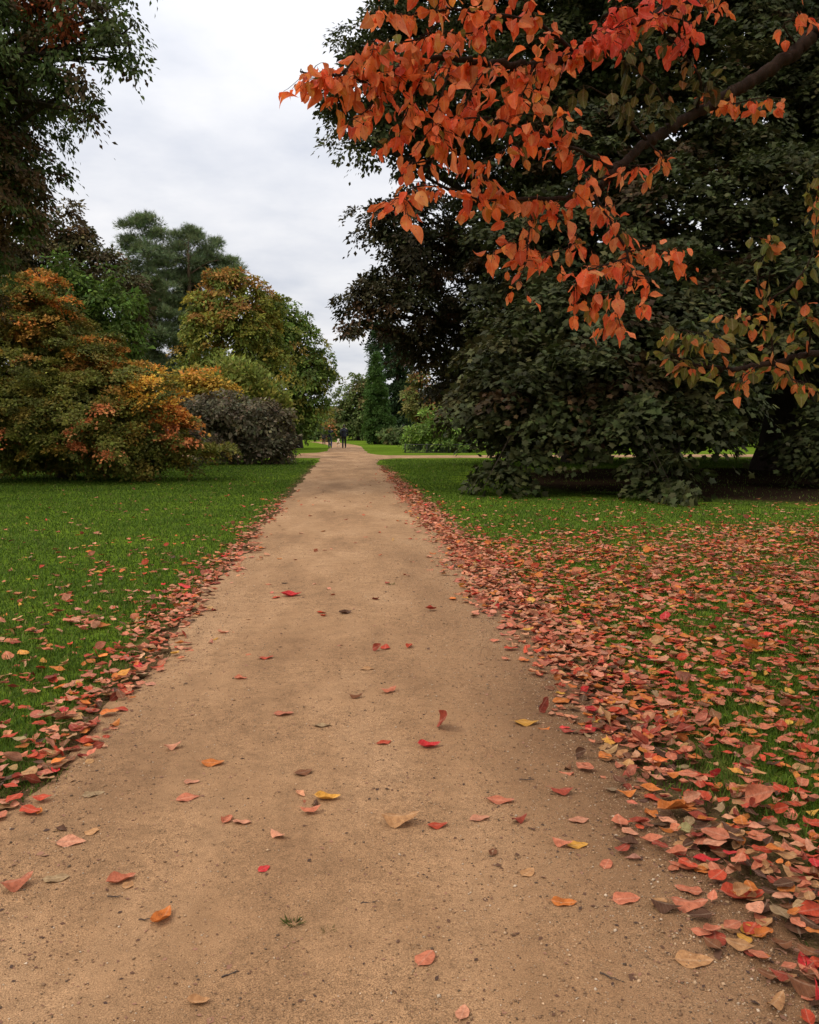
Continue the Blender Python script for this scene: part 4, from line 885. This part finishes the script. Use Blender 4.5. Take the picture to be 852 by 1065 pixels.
def leafy_branches(items):
    tb = Tubes(); P, tipv, nr, S_, C_ = [], [], [], [], []
    pet = []
    for poly, r0, r1, pal, leafy in items:
        L = np.linalg.norm(np.diff(poly, axis=0), axis=1).sum(); m = max(8, int(L/.035))
        q = catmull(poly, m); q = q+r.normal(0, min(.006, r0*.25), q.shape)
        tb.add(q, np.linspace(r0, r1, m), 10 if r0 > .02 else 6)
        if not pal: 
            continue
        d = norm(np.gradient(q, axis=0)); seg = L/m
        starts = np.where(np.arange(m)*seg > (.25 if r0 > .02 else .03))[0]
        nleaf = int(L/.0152*leafy)
        for j in range(nleaf):
            i = starts[r.integers(len(starts))]; p0 = q[i].copy()
            side = norm(np.cross(d[i], np.array([0, 0, 1.]))+r.normal(0, .3, 3))*r.choice([-1, 1])
            sh = r.choice([0, 0, 1])*r.uniform(.04, .13)
            if sh > 0:                                   # a short spur carrying two or three leaves
                e = p0+norm(side+d[i]*.7+np.array([0, 0, .15]))*sh+np.array([0, 0, -.02])
                tb.add(np.stack([p0, (p0+e)/2+np.array([0, 0, .008]), e]), [.0018, .0014, .001], 4, False)
                spots = [e, p0+(e-p0)*.65, p0+(e-p0)*.35] if r.random() < .6 else [e, (p0+e)/2]
            else: spots = [p0]
            for s0 in spots:
                out = norm(side*r.uniform(.2, 1)+d[i]*r.uniform(-.2, .8)+r.normal(0, .35, 3))
                pe = s0+out*.018+np.array([0, 0, -.012])
                tdir = norm(np.array([0, 0, -1.])*r.uniform(.35, 1.25)+out*r.uniform(.1, .95)+r.normal(0, .25, 3))
                P.append(pe); tipv.append(tdir); nr.append(norm(out*np.array([1, 1, .2])+r.normal(0, .5, 3)+np.array([0, 0, .35]))); S_.append(.052*r.lognormal(0, .26))
                pet.append((s0, pe)); C_.append(pal(np.zeros((1, 3)), r)[0])
    for a_, b_ in pet: tb.add(np.stack([a_, b_]), [.001, .0008], 3, False)
    n = len(P)
    V, T, luv = leaves(LEAF_MID, np.array(P), np.array(tipv), np.array(nr), np.array(S_), r.normal(.1, .4, n), r.normal(-.15, .4, n), r.uniform(.03, .2, n), r.uniform(0, 6, n))
    c = np.array(C_)*np.exp(r.normal(0, .13, (n, 1)))*np.exp(r.normal(0, .05, (n, 3)))
    return tb, V, T, luv, np.repeat(c, len(LEAF_MID[1]), 0), n
LBL = {'hi': 'upper branch with dense orange red leaves', 'mid': 'middle branch of orange leaves hanging in bunches', 'low': 'lower branch with mostly olive green leaves'}
for k_, items in BR.items():
    tb, V, T, luv, C_, n = leafy_branches(items)
    o = tb.obj('branch', M_TWIG, cherry, loc=trunk); o['label'] = LBL[k_]
    f = mesh_obj('leaves', V, T, M_CHERRY, o, col=C_, luv=luv, smooth=True, loc=trunk)
    print('cherry', k_, n)
# the rest of its crown, above and right of the view
bl = [(np.array(a), np.array(b_), (1.7 if a[0] > 3.7 else .6)) for a, b_ in [((3.9, 4.4, 5.6), (1.5, 1.6, .8)), ((5.4, 4, 4.6), (1.1, 1.3, .8)), ((5.1, 5.8, 5.2), (1.1, .9, .7)), ((2.9, 4.6, 5.3), (1.1, 1.2, .6)),
    ((1.2, 1.0, 4.1), (1.5, 1.4, .5)), ((3.0, 3.0, 4.7), (1.4, 1.3, .5)), ((-.4, 3.0, 4.9), (1.4, 1.3, .5)), ((1.5, 4.6, 5.5), (1.4, 1.4, .5)), ((3.4, 6.2, 6.2), (1.5, 1.4, .6)), ((.5, -1., 3.9), (1.4, 1.3, .5)), ((2.6, .2, 4.2), (1.4, 1.3, .5)), ((4.6, 1.5, 4.4), (1.4, 1.4, .6)), ((-1.0, .8, 4.3), (1.3, 1.3, .5)), ((.2, 5.6, 6.0), (1.2, 1.2, .5)), ((6.2, 6.5, 5.5), (1.4, 1.4, .8)), ((4.6, 8.0, 6.8), (1.6, 1.5, .6)), ((2.6, 7.6, 6.6), (1.3, 1.3, .5)), ((6.8, 4.6, 5.2), (1.4, 1.4, .7)), ((6.2, 2.4, 4.6), (1.3, 1.4, .6))]]
V, T, C_, P = crown_mesh(bl, RHOMB, .085, .2, .8, 16, ORANGE, r, lump=.25, droop=.8, gain=1., lai=.4)
tb = Tubes()
for c_, rr, k in bl:
    s = tp[r.integers(10, 15)]; tb.add(catmull([s, (s+c_)/2+np.array([0, 0, .2]), c_], 8), np.linspace(.04, .008, 8), 6)
    for q in r.choice(np.where((((P-c_)/rr)**2).sum(1) < 1.4)[0], 14): tb.add(catmull([c_, (c_+P[q])/2+r.normal(0, .05, 3), P[q]], 5), np.linspace(.008, .002, 5), 4)
o = tb.obj('branch', M_TWIG, cherry, loc=trunk); o['label'] = 'top branches above the view'
mesh_obj('leaves', V, T, M_CHERRY, o, col=C_, luv=np.tile(np.array([[.2, 0], [.2, .5], [.2, 1], [.2, .5]]), (len(V)//4, 1)), loc=trunk)

# ------------------------------------------------------------------ people and dog at the end of the path
M_SKIN = plain('skin', (.45, .27, .19), .6, .08, 8)
def voxel(o, size, sm=6):
    m = o.modifiers.new('join', 'REMESH'); m.mode = 'VOXEL'; m.voxel_size = size; m.use_smooth_shade = True
    s = o.modifiers.new('soften', 'SMOOTH'); s.factor = .5; s.iterations = sm
def ball(tb, c, rad, k=9):
    c = np.asarray(c, float); rad = np.asarray(rad, float)*np.ones(3)
    a = np.linspace(0, np.pi, k); b_ = np.linspace(0, 2*np.pi, 12, endpoint=False)
    V = np.array([[c[0]+rad[0]*math.sin(u)*math.cos(v), c[1]+rad[1]*math.sin(u)*math.sin(v), c[2]+rad[2]*math.cos(u)] for u in a for v in b_])
    i = np.arange(k-1)[:, None]; j = np.arange(12)[None]; jn = (j+1) % 12
    A, B_, C_, D_ = i*12+j, (i+1)*12+j, (i+1)*12+jn, i*12+jn
    T = np.concatenate([np.stack([A, B_, C_], -1).reshape(-1, 3), np.stack([A, C_, D_], -1).reshape(-1, 3)])
    tb.V.append(V); tb.T.append(T+tb.n); tb.n += len(V)
def person(loc, h, stride, label, coat_c, leg_c, hair_c, shoe_c, long_coat, hair_long, girth=1.0, heading=0., arm=.12, seed=1):
    """a walker seen from behind, walking away (+Y); built for a 1.75 m figure and scaled"""
    rt = empty('person', loc); tag(rt, label, 'person'); s = h/1.75
    w = .185*girth
    hipL, hipR = np.array([-.09, 0, .90]), np.array([.09, 0, .90])
    fl_, fr_ = np.array([-.10, stride, .07]), np.array([.10, -stride, .09])
    kl = (hipL+fl_)/2+np.array([0, .06, .02]); kr = (hipR+fr_)/2+np.array([0, .05, .02])
    shL, shR = np.array([-w, 0, 1.42]), np.array([w, 0, 1.42])
    elL, elR = np.array([-w-.06, -.05-arm, 1.14]), np.array([w+.06, -.03+arm, 1.14])
    wrL, wrR = np.array([-w-.05, .02-arm*.6, .90]), np.array([w+.05, .10+arm*.9, .91])
    tb = Tubes()
    tb.add([[0, 0, .86], [0, .0, 1.0], [0, .01, 1.15], [0, 0, 1.32], [0, 0, 1.43]], np.array([.15, .14, .135, .155, .10])*girth, 12)
    tb.add([shL, [0, 0, 1.45], shR], [.055, .085, .055], 8)
    tb.add([[0, 0, 1.42], [0, .01, 1.5], [0, .02, 1.56]], [.06, .052, .05], 8)
    ball(tb, (0, .02, 1.64), (.075, .095, .115))
    tb.add([[0, .10, 1.665], [0, .125, 1.63], [0, .11, 1.618]], [.010, .016, .012], 6)      # nose
    for q in (-1, 1): ball(tb, (q*.077, .02, 1.635), (.012, .022, .032), 6)                    # ears
    for hp, kn, ft in ((hipL, kl, fl_), (hipR, kr, fr_)):
        tb.add(catmull([hp, kn, ft], 9), np.interp(np.linspace(0, 1, 9), [0, .5, .6, 1], [.088, .058, .055, .036])*girth**.5, 8)
        tb.add([ft+[0, -.05, -.02], ft+[0, .06, -.03], ft+[0, .17, -.045]], [.04, .04, .025], 8)
    for sh, el, wr in ((shL, elL, wrL), (shR, elR, wrR)):
        tb.add(catmull([sh, el, wr], 9), np.interp(np.linspace(0, 1, 9), [0, .5, 1], [.05, .04, .026]), 8)
        hd = norm(wr-el); tb.add([wr, wr+hd*.05, wr+hd*.095], [.026, .034, .03], 8)
    o = tb.obj('body', M_SKIN, rt); voxel(o, .014)
    o.scale = (s, s, s)
    tb = Tubes()
    for sh, el, wr in ((shL, elL, wrL), (shR, elR, wrR)):
        hd = norm(wr-el); sd = norm(np.cross(hd, [1, 0, 0]))
        for f_, ln in enumerate((.062, .074, .078, .068)):
            b0 = wr+hd*.09+sd*(f_-1.5)*.017
            tb.add([b0, b0+hd*ln*.55+np.array([-.006*np.sign(sh[0]), 0, 0]), b0+hd*ln*.95+np.array([-.022*np.sign(sh[0]), 0, 0])], [.0085, .008, .006], 6)
        tb.add([wr+hd*.03+sd*.03, wr+hd*.065+sd*.05, wr+hd*.095+sd*.05], [.011, .010, .007], 6)
    o = tb.obj('fingers', M_SKIN, rt); o.scale = (s, s, s)
    tb = Tubes()
    lo = .66 if long_coat else .84
    tb.add([[0, -.0, lo], [0, -.0, .95], [0, .0, 1.12], [0, -.005, 1.33], [0, 0, 1.46]], np.array([.20 if long_coat else .172, .178, .165, .18, .09])*girth, 14)
    tb.add([shL*.97, [0, 0, 1.47], shR*.97], [.07, .09, .07], 8)
    for sh, el, wr in ((shL, elL, wrL), (shR, elR, wrR)):
        tb.add(catmull([sh, el, wr], 9), np.interp(np.linspace(0, 1, 9), [0, .5, 1], [.068, .056, .043]), 8)
    o = tb.obj('coat', plain('coat_cloth', coat_c, .85, .3, 12), rt); voxel(o, .016); o.scale = (s, s, s)
    tb = Tubes()
    tb.add([[0, 0, .82], [0, 0, .95]], [.155*girth, .15*girth], 12)
    for hp, kn, ft in ((hipL, kl, fl_), (hipR, kr, fr_)):
        tb.add(catmull([hp, kn, ft+[0, 0, .02]], 9), np.interp(np.linspace(0, 1, 9), [0, .5, 1], [.105, .075, .06])*girth**.5, 8)
    o = tb.obj('trousers', plain('trouser_cloth', leg_c, .85, .3, 14), rt); voxel(o, .016); o.scale = (s, s, s)
    for ft in (fl_, fr_):
        tb = Tubes(); tb.add([ft+[0, -.075, -.02], ft+[0, .05, -.03], ft+[0, .19, -.042]], [.046, .047, .03], 8)
        o = tb.obj('shoe', plain('shoe_leather', shoe_c, .5, .2, 20), rt); o.scale = (s, s, s)
    tb = Tubes(); ball(tb, (0, .0, 1.665), (.088, .095, .112)); 
    if hair_long: tb.add([[0, -.05, 1.68], [0, -.085, 1.58], [0, -.09, 1.45]], [.08, .085, .05], 10)
    o = tb.obj('hair', plain('hair', hair_c, .6, .3, 40), rt); voxel(o, .014); o.scale = (s, s, s)
    rt.rotation_euler = (0, 0, heading)
    return rt
gL = ground(343.5, 466); gR = ground(358, 466.3); gK = ground(337, 462.3)
person((gL[0], gL[1], .012), 1.66, .20, 'person in a long navy coat and blue jeans walking away, left of the pale dog', (.02, .02, .045), (.05, .07, .18), (.16, .07, .03), (.03, .025, .025), True, True, 1.0, seed=1)
person((gR[0], gR[1], .012), 1.80, -.19, 'taller person in dark jacket and trousers walking right of the pale dog', (.02, .022, .035), (.018, .018, .024), (.07, .05, .035), (.015, .013, .013), False, False, 1.08, seed=2)
person((gK[0], gK[1], .01), 1.62, .16, 'person all in black walking ahead at the left border of the path', (.016, .012, .014), (.012, .011, .013), (.04, .025, .02), (.012, .011, .011), True, True, 1.05, seed=3)
gD = ground(352, 465.2)
dog = empty('dog', (gD[0], gD[1], .012)); tag(dog, 'small pale cream dog walking between the two nearer people', 'dog')
tb = Tubes()
tb.add(catmull([(0, -.30, .40), (0, -.15, .40), (0, .1, .385), (0, .27, .41)], 10), np.interp(np.linspace(0, 1, 10), [0, .3, .75, 1], [.085, .095, .135, .10]), 10)
tb.add(catmull([(0, .26, .43), (0, .36, .52), (0, .42, .60)], 6), np.linspace(.085, .065, 6), 8)
ball(tb, (0, .45, .62), (.07, .085, .07)); tb.add([(0, .48, .61), (0, .56, .59), (0, .61, .585)], [.05, .036, .026], 8)
for q in (-1, 1):
    tb.add([(q*.05, .43, .67), (q*.085, .42, .64), (q*.09, .43, .58)], [.02, .028, .014], 6)
    y0 = .23+.05*q
    tb.add(catmull([(q*.075, .22, .36), (q*.075, y0-.02, .20), (q*.075, y0, .10), (q*.075, y0+.01, .03)], 8), np.linspace(.055, .022, 8), 8)
    tb.add([(q*.075, y0, .025), (q*.075, y0+.05, .02)], [.026, .022], 6)
    y1 = -.26-.06*q
    tb.add(catmull([(q*.075, -.24, .38), (q*.08, y1+.08, .26), (q*.075, y1-.04, .14), (q*.075, y1, .03)], 9), np.interp(np.linspace(0, 1, 9), [0, .35, .7, 1], [.085, .06, .026, .022]), 8)
    tb.add([(q*.075, y1, .025), (q*.075, y1+.05, .02)], [.026, .022], 6)
tb.add(catmull([(0, -.30, .44), (0, -.40, .52), (0, -.43, .62)], 6), np.linspace(.03, .012, 6), 6)
o = tb.obj('body', plain('cream_fur', (.62, .48, .34), .9, .15, 20), dog); voxel(o, .016, 4)
tb = Tubes(); a = np.linspace(0, 2*np.pi, 14); tb.add(np.stack([.085*np.cos(a), .33+.0*a, .49+.085*np.sin(a)], 1), .012, 6, False)
tb.obj('collar', plain('collar', (.25, .03, .03), .6, .1, 10), dog)

# ------------------------------------------------------------------ low fences on the far lawn
M_FENCE = plain('dark_fence', (.035, .03, .026), .7, .3, 30)
M_WIRE = plain('fence_wire', (.09, .10, .08), .5, .2, 30)
def fence(name, label, cat, A, B_, n_post, h, rails, wires=0):
    A = np.array([A[0], A[1], 0.]); B_ = np.array([B_[0], B_[1], 0.])
    rt = empty(name, A); tag(rt, label, cat)
    for f_ in np.linspace(0, 1, n_post):
        p = (A+(B_-A)*f_); tb = Tubes(); tb.add([p+[0, 0, -.1], p+[0, 0, h*.5], p+[0, 0, h+.04]], [.035, .035, .03], 8)
        tb.obj('post', M_FENCE, rt, loc=A)
    for z_ in rails:
        tb = Tubes(); tb.add(np.array([A+[0, 0, z_], (A+B_)/2+[0, 0, z_-.004], B_+[0, 0, z_]])+np.array([0, -.04, 0]), .022, 6); tb.obj('rail', M_FENCE, rt, loc=A)
    if wires:
        tb = Tubes(); Ln = np.linalg.norm(B_-A)
        for f_ in np.linspace(0, 1, int(Ln/.12)): p = A+(B_-A)*f_+np.array([0, -.01, 0]); tb.add([p+[0, 0, .03], p+[0, 0, h-.02]], .004, 4, False)
        for z_ in np.linspace(.06, h-.04, wires): tb.add([A+[0, -.01, z_], B_+[0, -.01, z_]], .004, 4, False)
        o = tb.obj('wire_mesh', M_WIRE, rt, loc=A)
a = at(421.5, 470, 53.5); b_ = at(489, 470, 53.5)
fence('wire_guard', 'low dark wire guard with posts in front of the bright green bush', 'fence', a, b_, 4, .55, [.05, .52], 6)
a = at(490, 470, 56); b_ = at(600, 470, 56)
fence('low_rail', 'low dark rail along the far lawn under the dark trees', 'fence', a, b_, 5, .32, [.28])

# ------------------------------------------------------------------ sky and light
w = bpy.data.worlds.new('World'); sc.world = w; w.use_nodes = True
nt = w.node_tree; nt.nodes.clear(); lk = nt.links
SUN_EL, SUN_AZ = math.radians(48), math.radians(-115)     # azimuth from +Y, clockwise
sky = N(nt, 'ShaderNodeTexSky', sky_type='NISHITA'); sky.sun_disc = False
sky.sun_elevation = SUN_EL; sky.sun_rotation = SUN_AZ; sky.air_density = 1.0; sky.dust_density = 2.0
tc = N(nt, 'ShaderNodeTexCoord'); sx = N(nt, 'ShaderNodeSeparateXYZ'); lk.new(tc.outputs['Generated'], sx.inputs[0])
# project the direction onto a cloud layer
den = math_n(nt, 'ADD', math_n(nt, 'MAXIMUM', sx.outputs[2], 0.0), .18)
cx = N(nt, 'ShaderNodeCombineXYZ'); lk.new(math_n(nt, 'DIVIDE', sx.outputs[0], den), cx.inputs[0]); lk.new(math_n(nt, 'DIVIDE', sx.outputs[1], den), cx.inputs[1])
c1 = noise(nt, 1.1, 6, .55, cx.outputs[0]); c2 = noise(nt, 2.7, 5, .55, cx.outputs[0])
cl = math_n(nt, 'ADD', math_n(nt, 'MULTIPLY', c1.outputs[0], .7), math_n(nt, 'MULTIPLY', c2.outputs[0], .3))
rc = ramp(nt, [(.36, (5.1, 5.35, 6.0)), (.50, (6.7, 6.75, 7.05)), (.64, (8.15, 8.0, 7.95))]); lk.new(cl, rc.inputs[0])
elev = math_n(nt, 'ADD', .93, math_n(nt, 'MULTIPLY', math_n(nt, 'POWER', math_n(nt, 'MAXIMUM', sx.outputs[2], 0.0), 1.6), 1.3))
cs = nt.nodes.new('ShaderNodeVectorMath'); cs.operation = 'SCALE'; lk.new(rc.outputs[0], cs.inputs[0]); lk.new(elev, cs.inputs[3])
mixed = mixc(nt, sky.outputs[0], cs.outputs[0], .93)
bg = N(nt, 'ShaderNodeBackground', Strength=.1); lk.new(mixed, bg.inputs[0])
lk.new(bg.outputs[0], N(nt, 'ShaderNodeOutputWorld').inputs[0])
sl = bpy.data.lights.new('sun', 'SUN'); sl.energy = 1.2; sl.angle = math.radians(14); sl.color = (1, .93, .82)
so = bpy.data.objects.new('sun', sl); COL.objects.link(so)
dv = Vector((math.sin(SUN_AZ)*math.cos(SUN_EL), math.cos(SUN_AZ)*math.cos(SUN_EL), math.sin(SUN_EL)))
so.rotation_euler = dv.to_track_quat('Z', 'Y').to_euler(); so.location = (-8, -6, 12)

# ------------------------------------------------------------------ camera and render
cd = bpy.data.cameras.new('camera'); co = bpy.data.objects.new('camera', cd); COL.objects.link(co)
co.location = CAM.tolist()
co.rotation_euler = Vector((-VF).tolist()).to_track_quat('Z', 'Y').to_euler()
cd.sensor_fit = 'HORIZONTAL'; cd.sensor_width = 36; cd.lens = 36*FPX/PW
cd.clip_start = .05; cd.clip_end = 3000
sc.camera = co
sc.view_settings.view_transform = 'Standard'; sc.view_settings.look = 'None'; sc.view_settings.exposure = .36; sc.view_settings.gamma = 1
sc.render.engine = 'CYCLES'
sc.cycles.max_bounces = 5; sc.cycles.diffuse_bounces = 3; sc.cycles.glossy_bounces = 2; sc.cycles.transmission_bounces = 3; sc.cycles.transparent_max_bounces = 4
sc.cycles.use_denoising = True
